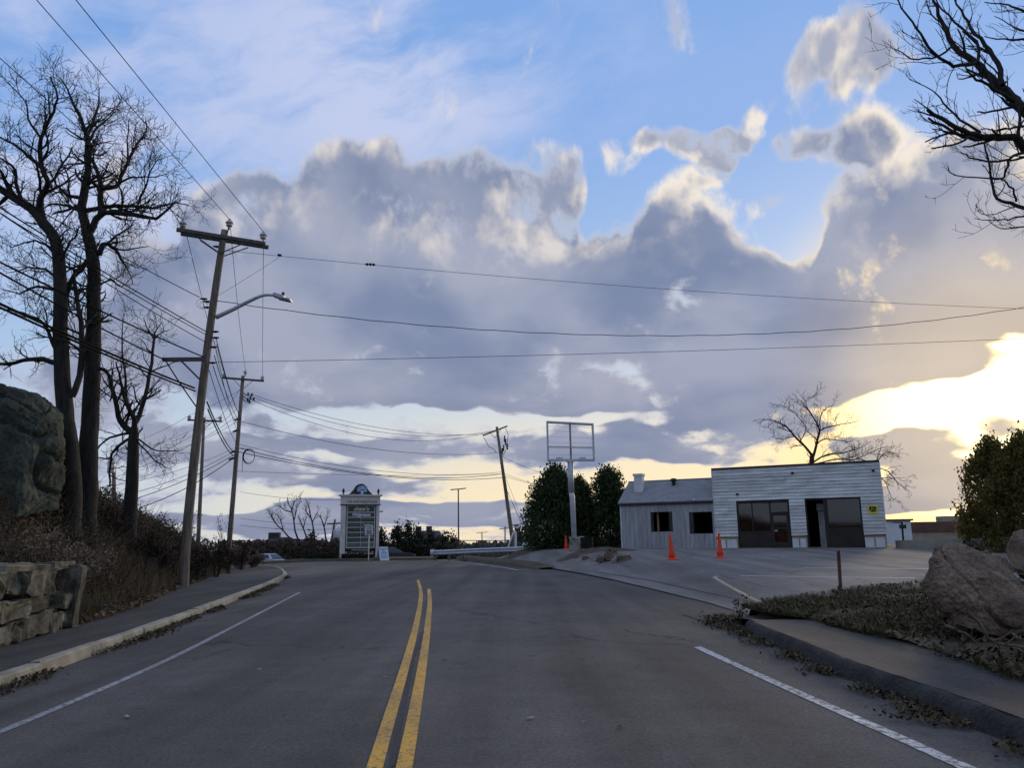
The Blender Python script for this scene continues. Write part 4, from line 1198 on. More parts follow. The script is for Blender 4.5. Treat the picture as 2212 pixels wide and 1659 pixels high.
# pole to pole
for a, b in ((iL1, iL2), (iC1, iC2), (iR1, iR2)):
    wire(a, b, .35, .010, 'bare power line between the two crossarm poles', 'power lines between the crossarm poles')
for a, b, r_ in (((466, 728), (516, 893), .012), ((468, 744), (518, 898), .012), ((463, 768), (514, 905), .014), ((460, 790), (513, 915), .014), ((462, 735), (512, 930), .010),
                 ((447, 868), (507, 978), .024), ((449, 884), (506, 986), .024), ((452, 800), (512, 960), .012)):
    wire(P(*a, Y1), P(*b, Y2), .25, r_, 'black cable slung between the light-arm pole and the coil pole', 'cables between the near poles')
for a, b, s_ in (((546, 853), (1044, 938), .9), ((546, 858), (1058, 932), 1.3), ((544, 864), (1086, 924), 1.9)):
    wire(P(*a, Y2), P(*b, Y4), s_, .016, 'thin line from coil pole cutouts to the leaning pole crossarm', 'lines to the leaning pole crossarm', n=26)
wire(P(520, 910, Y2), P(1077, 978, Y4), .9, .018, 'single cable from coil pole to the shaft of the leaning pole', None, n=26)
for a, b, s_, r_ in (((515, 960), (1083, 1020), .9, .016), ((515, 968), (1083, 1024), 1.0, .024), ((515, 976), (1084, 1032), .8, .024), ((512, 1018), (1084, 1024), .2, .012)):
    wire(P(*a, Y2), P(*b, Y4), s_, r_, 'low cable from coil pole to the leaning pole', 'low cables to the leaning pole', n=26)
for (a, Ya), (b, Yb), r_ in (((((520, 905)), Y2), ((330, 985), 40), .012), (((506, 975), Y2), ((250, 1075), 40), .014), (((506, 982), Y2), ((250, 1090), 40), .020),
                       (((504, 990), Y2), ((300, 1098), 42), .024), (((510, 900), Y2), ((300, 1010), 40), .012), (((506, 968), Y2), ((240, 1050), 40), .012), (((514, 880), Y2), ((438, 930), Y3), .012)):
    wire(P(*a, Ya), P(*b, Yb), .3, r_, 'cable from coil pole passing left behind the brambles', 'cables passing behind the brambles')
for a, b in ((iL3, (240, 965)), (iR3, (240, 985)), (iR3, (290, 1000))):
    wire(a, P(b[0], b[1], 66), .4, .012, 'thin line leaving the distant crossarm pole behind the trees', 'lines of the distant crossarm pole')
wire(iR3, P(525, 830, Y2), .1, .010, 'thin line from distant crossarm up to the coil pole', None)
wire(iL3, P(520, 842, Y2), .1, .010, 'thin line rising from the far crossarm end to the coil pole top', None)
for a, b, Yb in (((1082, 985), (1330, 1058), 66), ((1086, 1022), (1330, 1070), 66), ((1086, 1028), (1400, 1075), 66)):
    wire(P(*a, Y4), P(*b, Yb), .5, .014, 'thin line from leaning pole to the shed behind evergreens', 'lines from leaning pole to the shed')
for a, b in (((1080, 1000), (1150, 1180)), ((1083, 1030), (1146, 1180)), ((1090, 1050), (1152, 1182))):
    wire(P(*a, Y4), P(*b, Y4 - 4), 0, .014, 'slanting guy wire staying the leaning pole', 'guy wires of the leaning pole')
for y0, y1 in ((1120, 1132), (1135, 1142), (1063, 1080)):
    wire(P(520, y0, 95), P(740, y1, 92.5), .3, .02, 'faint far line over the shrubs left of the plaza sign', 'faint far lines')

# ------------------------------------------------------------------ the old garage
M_CLAP = mat('clapboard', (.60, .60, .575), .85, .24, 1.6, 14, .14, bump=.3, bscale=25, objrand=.14, tint=(.60, .60, .58), stretch=(.6, .6, 3))
M_PLANK = mat('grey_plank', (.335, .335, .345), .88, .18, 2.5, 30, .12, bump=.3, bscale=22, objrand=.09, stretch=(3, 3, .5))
M_SHINGLE = mat('roof_shingle', (.26, .26, .27), .95, .15, 2, 18, .25, bump=.6, bscale=18, stretch=(1, 1, 4))
M_PLASTER = mat('white_plaster', (.66, .68, .68), .85, .10, 2, 40, .08)
M_PINE = mat('raw_pine', (.42, .27, .15), .8, .25, 5, 40, .15)
M_BROWNP = mat('dark_brown_panel', (.035, .026, .022), .7, .3, 2, 30, .15)
M_FLASH = mat('roof_edge', (.045, .040, .038), .8, .3, 4, 40, .1)
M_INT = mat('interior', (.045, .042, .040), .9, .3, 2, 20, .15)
M_CONC = mat('concrete', (.30, .275, .23), .92, .22, 1.2, 40, .12, bump=.3, bscale=25)
M_YSIGN = mat('yellow_sign', (.72, .66, .08), .6, .08, 3, 40, .05)
M_INK = mat('black_ink', (.015, .015, .015), .7, .1)
def glassmat():
    m = bpy.data.materials.new('window_glass'); m.use_nodes = True
    nt = m.node_tree; N = nt.nodes; L = nt.links
    N.remove(N['Principled BSDF'])
    tr = N.new('ShaderNodeBsdfTransparent'); tr.inputs[0].default_value = (.55, .53, .48, 1)
    gl = N.new('ShaderNodeBsdfGlossy'); gl.inputs['Roughness'].default_value = .04; gl.inputs[0].default_value = (.9, .9, .9, 1)
    fr = N.new('ShaderNodeFresnel'); fr.inputs[0].default_value = 1.9
    mx = N.new('ShaderNodeMixShader')
    L.new(fr.outputs[0], mx.inputs[0]); L.new(tr.outputs[0], mx.inputs[1]); L.new(gl.outputs[0], mx.inputs[2])
    L.new(mx.outputs[0], N['Material Output'].inputs['Surface'])
    return m
M_GLASS = glassmat()
FZ = .84                                            # floor level of the building
_A = P(1549, 1188, 43.75); _B = P(1917, 1183, 40.2)
A2 = Vector((_A.x, _A.y, FZ)); U = Vector((_B.x - _A.x, _B.y - _A.y, 0)); WLEN = U.length; U.normalize()
NO = Vector((U.y, -U.x, 0)); UP = Vector((0, 0, 1))
BROT = Matrix((U, -NO, UP)).transposed()            # local x along the front, y inwards, z up
def W(s, h, d=0.0): return A2 + U * s + NO * d + UP * h
def SH(px, py, off=0.0):
    """(s, h) of a pixel on the front plane moved out by off"""
    d = ray(px, py); o = Vector((0, 0, EYE)); c = A2 + NO * off
    t = (c - o).dot(NO) / d.dot(NO); p = o + d * t - c
    return p.dot(U), p.z
def bbox(mb, s0, s1, h0, h1, d0, d1, mi=0):
    c = W((s0 + s1) / 2, (h0 + h1) / 2, (d0 + d1) / 2)
    return mb.box(c, (abs(s1 - s0), abs(d1 - d0), abs(h1 - h0)), BROT, mi)
garage = empty('garage', W(WLEN / 2, 0, -3), 'disused service garage of pale clapboard with two dark bays and grey plank shed wing', 'garage')
HT = (SH(1539, 1018)[1] + SH(1893, 995)[1]) / 2
LB = (SH(1593, 1130)[0], SH(1708, 1130)[0], SH(1650, 1083)[1])
RB = (SH(1742, 1130)[0], SH(1864, 1130)[0], SH(1800, 1075)[1])
HB = SH(1560, 1160)[1]
br = random.Random(77)
# shell
sh_ = MB()
T_ = .12
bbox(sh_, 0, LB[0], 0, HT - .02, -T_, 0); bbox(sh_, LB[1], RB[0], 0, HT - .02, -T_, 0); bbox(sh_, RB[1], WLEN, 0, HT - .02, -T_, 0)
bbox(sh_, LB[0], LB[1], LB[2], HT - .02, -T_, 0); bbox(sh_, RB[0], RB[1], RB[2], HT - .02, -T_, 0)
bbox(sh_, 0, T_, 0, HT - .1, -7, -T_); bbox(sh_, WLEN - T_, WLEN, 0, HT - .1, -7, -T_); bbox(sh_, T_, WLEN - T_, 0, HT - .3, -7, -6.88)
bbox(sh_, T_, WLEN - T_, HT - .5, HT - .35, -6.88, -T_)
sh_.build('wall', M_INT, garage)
# clapboards, row by row, round the openings
rowh = (HT - HB) / 21
for r_ in range(21):
    h0 = HB + r_ * rowh; h1 = h0 + rowh
    cuts = [(0.0, WLEN)]
    for (a, b, t) in (LB, RB):
        if h0 < t - .03:
            new = []
            for (x0, x1) in cuts:
                if b <= x0 or a >= x1: new.append((x0, x1))
                else:
                    if a > x0: new.append((x0, a))
                    if b < x1: new.append((b, x1))
            cuts = new
    for (x0, x1) in cuts:
        segs = [(x0, x1)]
        if x1 - x0 > 4:
            c_ = x0 + (x1 - x0) * br.choice((.38, .45, .55, .62)); segs = [(x0, c_ - .004), (c_ + .004, x1)]
        for (a, b) in segs:
            tl = br.uniform(-.012, .012); dp = br.uniform(0, .006)
            p = [W(a, h0 + tl, .046 + dp), W(b, h0 - tl, .046 + dp), W(b, h1 - .004, .010), W(a, h1 - .004, .010), W(a, h0 + tl, .002), W(b, h0 - tl, .002), W(b, h1 - .004, .001), W(a, h1 - .004, .001)]
            MB().add(p, [(0, 1, 2, 3), (4, 7, 6, 5), (0, 4, 5, 1), (1, 5, 6, 2), (2, 6, 7, 3), (3, 7, 4, 0)]).build('clapboard', M_CLAP, garage)
bbox(MB(), -.04, WLEN + .04, HT - .01, HT + .09, -7.05, .06).build('roof_edge', M_FLASH, garage)
bbox(MB(), -.05, -.003, .0, HT - .02, -.10, .05).build('corner_board', M_CLAP, garage)
bbox(MB(), WLEN + .003, WLEN + .06, HB, HT - .02, -.10, .05).build('corner_board', M_CLAP, garage)
# plinth of patched plaster with raw timber battens
for (a, b) in ((.02, LB[0] - .02), (LB[1] + .02, RB[0] - .02), (RB[1] + .02, WLEN)):
    pl = bbox(MB(), a, b, .0, HB - .06, .003, .03).build('plinth_panel', M_PLASTER, garage)
    bbox(MB(), a, b, HB - .13, HB - .06, .033, .05).build('batten', M_PINE, pl)
    if b - a > .5:
        bbox(MB(), a + (b - a) * .42, a + (b - a) * .42 + .07, .05, HB - .14, .033, .046).build('batten', M_PINE, pl)
    bbox(MB(), b - .07, b - .002, .0, HB - .14, .033, .044).build('batten', M_PINE, pl)
    bbox(MB(), a, b, -.3, -.002, -.05, .06).build('footing', M_CONC, pl)
# left bay: glazed screen with a door
def frame_bar(parent, m, s0, s1, h0, h1, d0=-.12, d1=-.04, name='frame'): return bbox(MB(), s0, s1, h0, h1, d0, d1).build(name, m, parent)
a, b, t = LB
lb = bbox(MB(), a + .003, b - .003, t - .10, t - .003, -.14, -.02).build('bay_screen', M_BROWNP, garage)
lb['label'] = 'left bay with dark frame, large panes and a door'
zx = lambda x: SH(1284 + x * .3088, 1130)[0]
zh = lambda y: SH(1650, 847 + y * .3088)[1]
xm, xd0, xd1 = zx(1108), zx(1236), zx(1375)
hs, hd_ = zh(972), zh(852)
frame_bar(lb, M_BROWNP, a + .003, a + .09, 0.0, t - .103); frame_bar(lb, M_BROWNP, b - .10, b - .003, 0.0, t - .103)
frame_bar(lb, M_BROWNP, a + .093, xd0 - .06, hs - .07, hs); frame_bar(lb, M_BROWNP, xm - .03, xm + .03, hs + .003, t - .103)
frame_bar(lb, M_BROWNP, xd0 - .057, xd0 + .03, 0.0, t - .103); frame_bar(lb, M_BROWNP, xd0 + .033, b - .103, hd_, hd_ + .08)
frame_bar(lb, M_BROWNP, a + .093, xd0 - .06, 0.0, hs - .073, -.11, -.06, 'lower_panel')
for (s0, s1, h0, h1) in ((a + .093, xm - .033, hs + .003, t - .103), (xm + .033, xd0 - .06, hs + .003, t - .103), (xd0 + .033, b - .103, hd_ + .083, t - .103)):
    bbox(MB(), s0, s1, h0, h1, -.09, -.082).build('pane', M_GLASS, lb)
dr = bbox(MB(), xd0 + .036, xd0 + .13, 0.02, hd_ - .003, -.11, -.05).build('door', M_BROWNP, lb)
dr2 = MB(); bbox(dr2, b - .20, b - .106, 0.02, hd_ - .003, -.11, -.05); bbox(dr2, xd0 + .133, b - .203, .02, .30, -.11, -.05); bbox(dr2, xd0 + .133, b - .203, 1.0, 1.08, -.11, -.05); bbox(dr2, xd0 + .133, b - .203, hd_ - .12, hd_ - .003, -.11, -.05)
dr2.build('door_rail', M_BROWNP, lb)
bbox(MB(), xd0 + .133, b - .203, 1.083, hd_ - .123, -.085, -.078).build('pane', M_GLASS, lb)
bbox(MB(), xd0 + .133, b - .203, .303, .997, -.085, -.078).build('pane', M_GLASS, lb)
bbox(MB(), xd0 + .15, xd0 + .30, .88, .94, -.048, -.02).build('door_handle', M_GALV, lb)
# right bay: door gone, room behind
a, b, t = RB
zx2 = lambda x: SH(1284 + x * .3088, 1130)[0]
zh2 = lambda y: SH(1800, 847 + y * .3088)[1]
rb = bbox(MB(), a + .003, b - .003, t - .09, t - .003, -.14, -.02).build('bay_screen', M_BROWNP, garage)
rb['label'] = 'right bay standing open above a dark lower panel'
frame_bar(rb, M_BROWNP, a + .003, a + .08, 0, t - .093); frame_bar(rb, M_BROWNP, b - .08, b - .003, 0, t - .093)
frame_bar(rb, M_BROWNP, zx2(1612), zx2(1640), 0, t - .093); frame_bar(rb, M_BROWNP, zx2(1640) + .003, b - .083, zh2(960), zh2(948))
frame_bar(rb, M_BROWNP, zx2(1640) + .003, b - .083, 0, zh2(960) - .003, -.11, -.05, 'lower_panel')
bbox(MB(), zx2(1640) + .003, b - .083, zh2(945), t - .096, -.095, -.088).build('pane', M_GLASS, rb)
bbox(MB(), zx2(1548) + .1, zx2(1600) + .1, 0, zh2(830), -1.0, -.8).build('post', mat('old_white_post', (.42, .42, .40), .85, .25, 3, 30, .1), rb)
bbox(MB(), zx2(1535) + .1, zx2(1600) + .1, zh2(822), zh2(772), -1.3, -1.25).build('notice', M_PLASTER, rb)
bbox(MB(), zx2(1640) + .3, b - .1, zh2(932), zh2(922), -2.2, -1.7).build('shelf', mat('old_white_post', (.42, .42, .40)), rb)
# small fittings on the front
for (px, py) in ((1593, 1068), (1712, 1022), (1886, 1017), (1500, 1079)):
    s_, h_ = SH(px, py); bbox(MB(), s_ - .06, s_ + .06, h_ - .05, h_ + .05, .012, .13).build('fixture', M_BLACK if px != 1500 else M_PLASTER, garage)
# --- shed wing to the left, vertical planks
wing = garage
SL = SH(1343, 1140)[0]
HE = (SH(1340, 1091)[1] + SH(1541, 1080)[1]) / 2
WIN = []
for (x0, y0, x1, y1) in ((1411, 1106, 1446, 1149), (1498, 1106, 1546, 1153)):
    WIN.append((SH(x0, 1130)[0], SH(x1, 1130)[0], SH((x0 + x1) / 2, y1)[1], SH((x0 + x1) / 2, y0)[1]))
WIN[1] = (WIN[1][0], min(WIN[1][1], -.14), WIN[1][2], WIN[1][3])
ws_ = MB()
segs = [SL, WIN[0][0], WIN[0][1], WIN[1][0], WIN[1][1], -.053]
for k in range(5):
    if k in (1, 3):
        w_ = WIN[k // 2]; bbox(ws_, segs[k], segs[k + 1], -.2, w_[2], -.10, 0); bbox(ws_, segs[k], segs[k + 1], w_[3], HE, -.10, 0)
    else: bbox(ws_, segs[k], segs[k + 1], -.2, HE, -.10, 0)
bbox(ws_, SL, SL + .1, -.2, HE, -4.4, -.10); bbox(ws_, SL + .1, -.053, -.2, HE, -4.4, -4.3)
g0, g1 = W(SL, HE, 0), W(SL, HE, -4.4)
RIDGE = SH(1352, 1046, -2.2)[1]; RIDGE = (RIDGE + SH(1530, 1036, -2.2)[1]) / 2
gr_ = W(SL, RIDGE, -2.2)
ws_.prism([g0, g1, gr_], U * .1)
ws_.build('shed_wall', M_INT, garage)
x = SL
while x < -.06:
    w_ = min(br.uniform(.20, .27), -.056 - x)
    if w_ < .05: break
    spans = [(-.12 + br.uniform(-.04, .02), HE - .02)]
    for (a, b, l, h) in WIN:
        if x + w_ > a + .02 and x < b - .02:
            new = []
            for (p0, p1) in spans: new += [(p0, l - .002), (h + .002, p1)]
            spans = new
    d1 = .022 + br.uniform(0, .008)
    for (p0, p1) in spans:
        bbox(MB(), x + .004, x + w_ - .006, p0, p1, .002, d1).build('plank', M_PLANK, garage)
    x += w_
for (a, b, l, h) in WIN:
    wf = MB()
    bbox(wf, a - .002, a + .03, l, h, -.10, .012); bbox(wf, b - .03, b + .002, l, h, -.10, .012); bbox(wf, a + .033, b - .033, h - .03, h, -.10, .012); bbox(wf, a + .033, b - .033, l, l + .03, -.10, .012)
    wf.build('window_frame', M_BLACK, garage)
bbox(MB(), WIN[0][0] + .12, WIN[0][0] + .22, WIN[0][2], WIN[0][3], -.5, -.4).build('stud', M_PINE, garage)
# gable roof: two slabs
ov = .12
for sgn, (d0, d1_) in (('front', (.16, -2.2)), ('back', (-4.56, -2.2))):
    e0, e1 = W(SL - ov, HE - .02, d0), W(-.055, HE - .02, d0)
    r0, r1 = W(SL - ov, RIDGE + .02, d1_), W(-.055, RIDGE + .02, d1_)
    nn = (e1 - e0).cross(r0 - e0).normalized()
    if nn.z < 0: nn = -nn
    MB().prism([e0, e1, r1, r0], nn * .07).build('roof', M_SHINGLE, garage, fix=True)
bbox(MB(), SL - ov, -.056, HE - .12, HE - .035, .026, .14).build('eave_board', M_FLASH, garage)
bbox(MB(), SL - ov, -.056, RIDGE + .06, RIDGE + .12, -2.3, -2.1).build('ridge_cap', M_SHINGLE, garage)
MB().beam(W(SL - .02, 0, .01), W(SL - .02, HE, .01), .06, .05, up=tuple(NO)).build('corner_board', M_PLASTER, garage)
cx = SH(1381, 1050, -1.2)[0]; ct = SH(1381, 1024, -1.2)[1]
ch = MB(); bbox(ch, cx - .24, cx + .24, HE + .5, ct - .14, -1.45, -.95)
ch = ch.build('chimney', M_PLASTER, garage); bbox(MB(), cx - .29, cx + .29, ct - .137, ct, -1.5, -.9).build('chimney_cap', M_PLASTER, ch)
vx, vh = SH(1455, 1040, -1.6); MB().lathe(W(vx, vh - .3, -1.6), [(.10, -.2), (.10, .30), (.22, .32), (.22, .38), (.14, .46), (.05, .48)], 12).build('roof_vent', M_BLACK, garage)
bbox(MB(), SL + .3, -.1, -.22, -.1, .03, .22).build('sill_timber', M_PINE, garage)

def text_part(s, size, origin, xdir, nrm, m, parent, name='lettering', align='CENTER', depth=.004, sx=1.0, shear=0.0, bold=0.0):
    cu = bpy.data.curves.new(name, 'FONT'); cu.body = s; cu.size = size; cu.align_x = align; cu.extrude = depth; cu.shear = shear; cu.offset = bold
    cu.resolution_u = 3
    ob = bpy.data.objects.new(name, cu); COL.objects.link(ob)
    me = bpy.data.meshes.new_from_object(ob.evaluated_get(bpy.context.evaluated_depsgraph_get()))
    bpy.data.objects.remove(ob); bpy.data.curves.remove(cu)
    x = Vector(xdir).normalized(); n = Vector(nrm).normalized(); y = n.cross(x)
    mtx = Matrix((x * sx, y, n)).transposed().to_4x4(); mtx.translation = Vector(origin) - world_loc(parent)
    me.transform(mtx)
    me.materials.clear(); me.materials.append(m)
    o = bpy.data.objects.new(name, me); COL.objects.link(o); o.parent = parent
    return o
s0, h1 = SH(1873, 1092); s1, h0 = SH(1898, 1110)
air = empty('air_sign', W((s0 + s1) / 2, h0, .06), 'yellow sign reading AIR on the garage clapboards', 'sign')
bbox(MB(), s0, s1, h0, h1, .052, .066).build('board', M_YSIGN, air)
text_part('AIR', .25, W((s0 + s1) / 2, h0 + (h1 - h0) * .42, .070), U, NO, M_INK, air, bold=.012)
bbox(MB(), s0 + .12, s1 - .1, h0 + .10, h0 + .16, .068, .074).build('underline', M_INK, air)
bbox(MB(), s0 + .10, s0 + .26, h1 - .10, h1 - .06, .068, .074).build('small_print', M_INK, air); bbox(MB(), s0 + .30, s1 - .12, h1 - .10, h1 - .06, .068, .074).build('small_print', M_INK, air)

# ------------------------------------------------------------------ empty pole sign
YS = 45.0
sb = P(1243, 1196, YS); sg = hf(sb.x, sb.y)
psign = empty('sign_frame', (sb.x, sb.y, sg), 'empty galvanised sign frame on a tall steel pole in a concrete block', 'sign')
pA, pB = P(1241, 1172, YS), P(1232, 997, YS)
MB().tube([P(1242, 1200, YS), pA.lerp(pB, .55), P(1234, 1062, YS)], .145, 14).build('pole', M_GALV, psign, True)
MB().tube([P(1234, 1064, YS), pB], .17, 14).build('pole_sleeve', M_GALV, psign, True)
fr = {k: P(x, y, YS) for k, (x, y) in dict(tl=(1182, 912), tr=(1280, 917), bl=(1184, 994), br=(1283, 994)).items()}
hf_ = Vector((0, .17, 0))
for a, b, nm in (('tl', 'tr', 'top_rail'), ('bl', 'br', 'bottom_rail')):
    MB().beam(fr[a] + (fr[a] - fr[b]).normalized() * .05, fr[b] + (fr[b] - fr[a]).normalized() * .05, .34, .10).build(nm, M_GALV, psign, bevel=.006)
for a, b in (('tl', 'bl'), ('tr', 'br')):
    MB().beam(fr[a] + Vector((0, 0, -.055)), fr[b] + Vector((0, 0, .055)), .34, .10, up=(1, 0, 0)).build('side_rail', M_GALV, psign, bevel=.006)
m0, m1 = fr['tl'].lerp(fr['tr'], .5), fr['bl'].lerp(fr['br'], .5)
MB().beam(m0 + Vector((0, 0, .08)), m1, .10, .10, up=(1, 0, 0)).build('centre_post', mat('rusty_steel', (.30, .25, .21), .8, .5, 6, 30, .2), psign)
q0, q1 = fr['tl'].lerp(fr['bl'], .66), fr['tr'].lerp(fr['br'], .66)
MB().beam(q0 + Vector((.05, -.10, 0)), q1 + Vector((-.05, -.10, 0)), .06, .08).build('middle_rail', M_GALV, psign)
for t in (.09, .23, .38, .53, .70, .86):
    MB().beam(fr['tl'].lerp(fr['bl'], t) + Vector((.05, .08, 0)), fr['tr'].lerp(fr['br'], t) + Vector((-.05, .08, 0)), .008, .012).build('thin_bar', M_GALV, psign)
for t in (.25, .75):
    c_ = fr['bl'].lerp(fr['br'], t); MB().box(c_ + Vector((0, 0, .10)), (.38, .2, .10)).build('ballast_box', M_GALV, psign)
MB().box(pB + Vector((0, 0, .0)), (.5, .34, .05)).build('mount_plate', M_GALV, psign)
g_ = at(1246, 1195, YS)
chunk('base_block', (g_[0], g_[1] - .1, g_[2] + .28), (1.0, .8, .85), M_CONC, psign, 61)
g_ = at(1268, 1195, YS - .6)
bar_ = MB().lathe((g_[0], g_[1], g_[2] - .02), [(.34, 0), (.34, .30), (.36, .31), (.36, .35), (.34, .36), (.34, .68), (.36, .69), (.33, .72), (.30, .70)], 16).build('drum', M_DARK, None)
tag(bar_, 'black drum standing in the dug soil beside the sign base', 'drum')

# ------------------------------------------------------------------ traffic cones
M_ORANGE = mat('cone_orange', (.85, .085, .03), .6, .10, 4, 40, .08)
def make_cone(name, h, label, group):
    e = empty(name, (0, 0, 0), label, 'cone', group)
    k = h
    b_ = MB(); b_.box((0, 0, .02 * k), (.40 * k, .40 * k, .04 * k)); b_.lathe((0, 0, .04 * k), [(.165 * k, 0), (.15 * k, .03 * k), (.14 * k, .05 * k)], 18)
    b_.build('base', M_ORANGE, e, local=True)
    MB().lathe((0, 0, .085 * k), [(.138 * k, 0), (.11 * k, .20 * k), (.078 * k, .47 * k), (.079 * k, .475 * k), (.05 * k, .80 * k), (.052 * k, .81 * k), (.040 * k, .895 * k), (.03 * k, .91 * k), (.02 * k, .908 * k)], 20).build('body', M_ORANGE, e, True, local=True)
    return e
c1 = make_cone('traffic_cone', 1.03, 'tall orange traffic cone in front of the plank shed windows', 'tall cones on the lot')
p = GP(1452, 1211); c1.location = p; c1.rotation_euler = (.0, R(-2), .3)
c2 = copy_tree(c1); c2['label'] = 'tall orange traffic cone at the corner of shed and garage'
p = GP(1556, 1206); c2.location = p; c2.rotation_euler = (.02, R(-1.5), .9)
_k = lambda px, py0, py1, q: (py1 - py0) / 1700 * q.y
c3 = make_cone('traffic_cone', .80, 'small orange traffic cone beside the sign base block', None)
p = P(1223, 1189, 47); c3.location = (p.x, p.y, hf(p.x, p.y) + .02)

# ------------------------------------------------------------------ guardrail, verge kerb and dug soil
gl0, gl1 = P(936, 1206, 62.0), P(1225, 1190, 57.0)
gl0.z, gl1.z = hf(gl0.x, gl0.y), hf(gl1.x, gl1.y) + .05
gd = empty('guardrail', gl0, 'ridged steel guardrail along the outside of the bend', 'guardrail')
dv = (gl1 - gl0); dv.z = 0; GL = dv.length; dv.normalize(); gn = Vector((dv.y, -dv.x, 0))
prof = [(-.16, 0), (-.13, .05), (-.09, .085), (-.05, .05), (-.03, .0), (.03, .0), (.05, .05), (.09, .085), (.13, .05), (.16, 0)]
nseg = 4
for i in range(nseg):
    a, b = gl0.lerp(gl1, i / nseg), gl0.lerp(gl1, (i + 1) / nseg)
    a.z += .60 + .006 * (i % 2); b.z += .60 + .006 * (i % 2)
    off = gn * (.10 + .012 * (i % 2))
    vs = [q + off + gn * d + UP * (h * 1.15) for q in (a - dv * .05, b + dv * .05) for h, d in prof] + [q + off + gn * (d - .008) + UP * (h * 1.15) for q in (a - dv * .05, b + dv * .05) for h, d in prof]
    n_ = len(prof)
    fs = [(k, k + 1, n_ + k + 1, n_ + k) for k in range(n_ - 1)] + [(2 * n_ + k, 3 * n_ + k, 3 * n_ + k + 1, 2 * n_ + k + 1) for k in range(n_ - 1)]
    MB().add(vs, fs).build('rail', M_GALV, gd)
for i in range(9):
    q = gl0.lerp(gl1, (i + .15) / 9); q.z = hf(q.x, q.y)
    MB().beam(q + UP * -.3, q + UP * .84, .12, .15, up=tuple(dv)).build('post', M_ARMW, gd)
MB().tube([gl0 + UP * .60 + gn * .14 + UP * z for z in (-.26, .26)], .16, 10).build('end_shoe', M_GALV, gd, True)
# low kerb with turf at the bend's inside edge
kb = [PZ(px, py, 0) for px, py in ((1165, 1231), (1120, 1226), (1060, 1218), (1010, 1212), (985, 1209))]
mb = MB(); vs = []
for i, q in enumerate(kb):
    a, b = kb[max(0, i - 1)], kb[min(len(kb) - 1, i + 1)]
    d = (b - a).normalized(); n = Vector((d.y, -d.x, 0))
    for o_, h_ in ((-.05, -.02), (.0, .13), (.12, .22), (.5, .30), (1.0, .28), (1.5, .12), (1.7, -.03)):
        e_ = .35 if i == 0 else 1.0
        vs.append(Vector((q.x, q.y, 0)) + n * o_ + UP * (h_ * e_ + .03 * mnoise.noise(q * .7 + n * o_)))
mb.add(vs, [(i * 7 + k, i * 7 + 7 + k, i * 7 + 8 + k, i * 7 + 1 + k) for i in range(len(kb) - 1) for k in range(6)])
M_TURF = mat('dead_turf', (.085, .068, .042), .95, .45, 2.5, 22, .3, bump=.9, bscale=12)
struct(mb.build('verge_berm', M_TURF, None, True))
def mound(name, cx, cy, rx, ry, h, m, seed, rot=0.0, res=34):
    vs, fs = [], []
    c_, s_ = math.cos(rot), math.sin(rot)
    for i in range(res):
        for j in range(res):
            u, v = 2 * i / (res - 1) - 1, 2 * j / (res - 1) - 1
            x, y = cx + (u * rx * c_ - v * ry * s_), cy + (u * rx * s_ + v * ry * c_)
            q = Vector((x * .9 + seed, y * .9, seed))
            e_ = max(0.0, 1 - (u * u + v * v)) ** .7
            z = h * e_ * (.65 + .6 * mnoise.noise(q) + .35 * mnoise.noise(q * 3)) - .03
            vs.append((x, y, hf(x, y) + max(z, -.03)))
    fs = [(i * res + j, (i + 1) * res + j, (i + 1) * res + j + 1, i * res + j + 1) for i in range(res - 1) for j in range(res - 1)]
    return make_obj(name, vs, fs, m, None, True)
p = at(1290, 1208, 42); struct(mound('dug_soil', p[0], p[1], 2.3, 1.5, .26, M_SOIL, 3, -.2))
p = at(1150, 1200, 52); struct(mound('dug_soil', p[0], p[1], 3.2, 1.2, .28, M_SOIL, 8, -.25))
for i, (px, py, w_) in enumerate(((1282, 1214, .30), (1300, 1216, .40), (1318, 1212, .45), (1330, 1217, .34), (1345, 1214, .45), (1353, 1211, .40), (1296, 1206, .3), (1312, 1205, .34), (1265, 1210, .32), (1338, 1207, .3), (1322, 1199, .5), (1246, 1206, .3))):
    g_ = GP(px, py); r_ = chunk('soil_rock', (g_.x, g_.y, g_.z + w_ * .25), (w_, w_ * .8, w_ * .6), M_ROCK if i % 3 else M_CONC, None, 700 + i, i * .7)
    tag(r_, 'broken brown rock lying in the dug soil by the sign base' if i % 3 else 'pale lump of broken concrete in the dug soil by the sign base', 'rock', 'rocks in the dug soil' if i % 3 else 'concrete lumps in the dug soil')

# ------------------------------------------------------------------ low concrete wall and buildings to the right
cw = [(19.35, 40.6), (20.2, 37.6), (21.2, 34.2), (22.4, 30.4), (24.0, 25.5)]
conc = empty('concrete_wall', (cw[0][0], cw[0][1], .8), 'long low concrete wall running from the garage corner behind the boulders', 'wall')
for i, (a, b) in enumerate(zip(cw, cw[1:])):
    a3, b3 = Vector((*a, 0)), Vector((*b, 0)); d = (b3 - a3).normalized()
    za, zb = interp(i, [(0, 1.16), (4, 1.40)]), interp(i + 1, [(0, 1.16), (4, 1.40)])
    n = Vector((-d.y, d.x, 0)) * .13
    a3 += d * .01; b3 -= d * .01
    MB().add([a3 - n + UP * .2, b3 - n + UP * .1, b3 + n + UP * .1, a3 + n + UP * .2, a3 - n + UP * za, b3 - n + UP * zb, b3 + n + UP * zb, a3 + n + UP * za],
             [(0, 3, 2, 1), (4, 5, 6, 7), (0, 1, 5, 4), (1, 2, 6, 5), (2, 3, 7, 6), (3, 0, 4, 7)]).build('wall_section', M_CONC, conc)
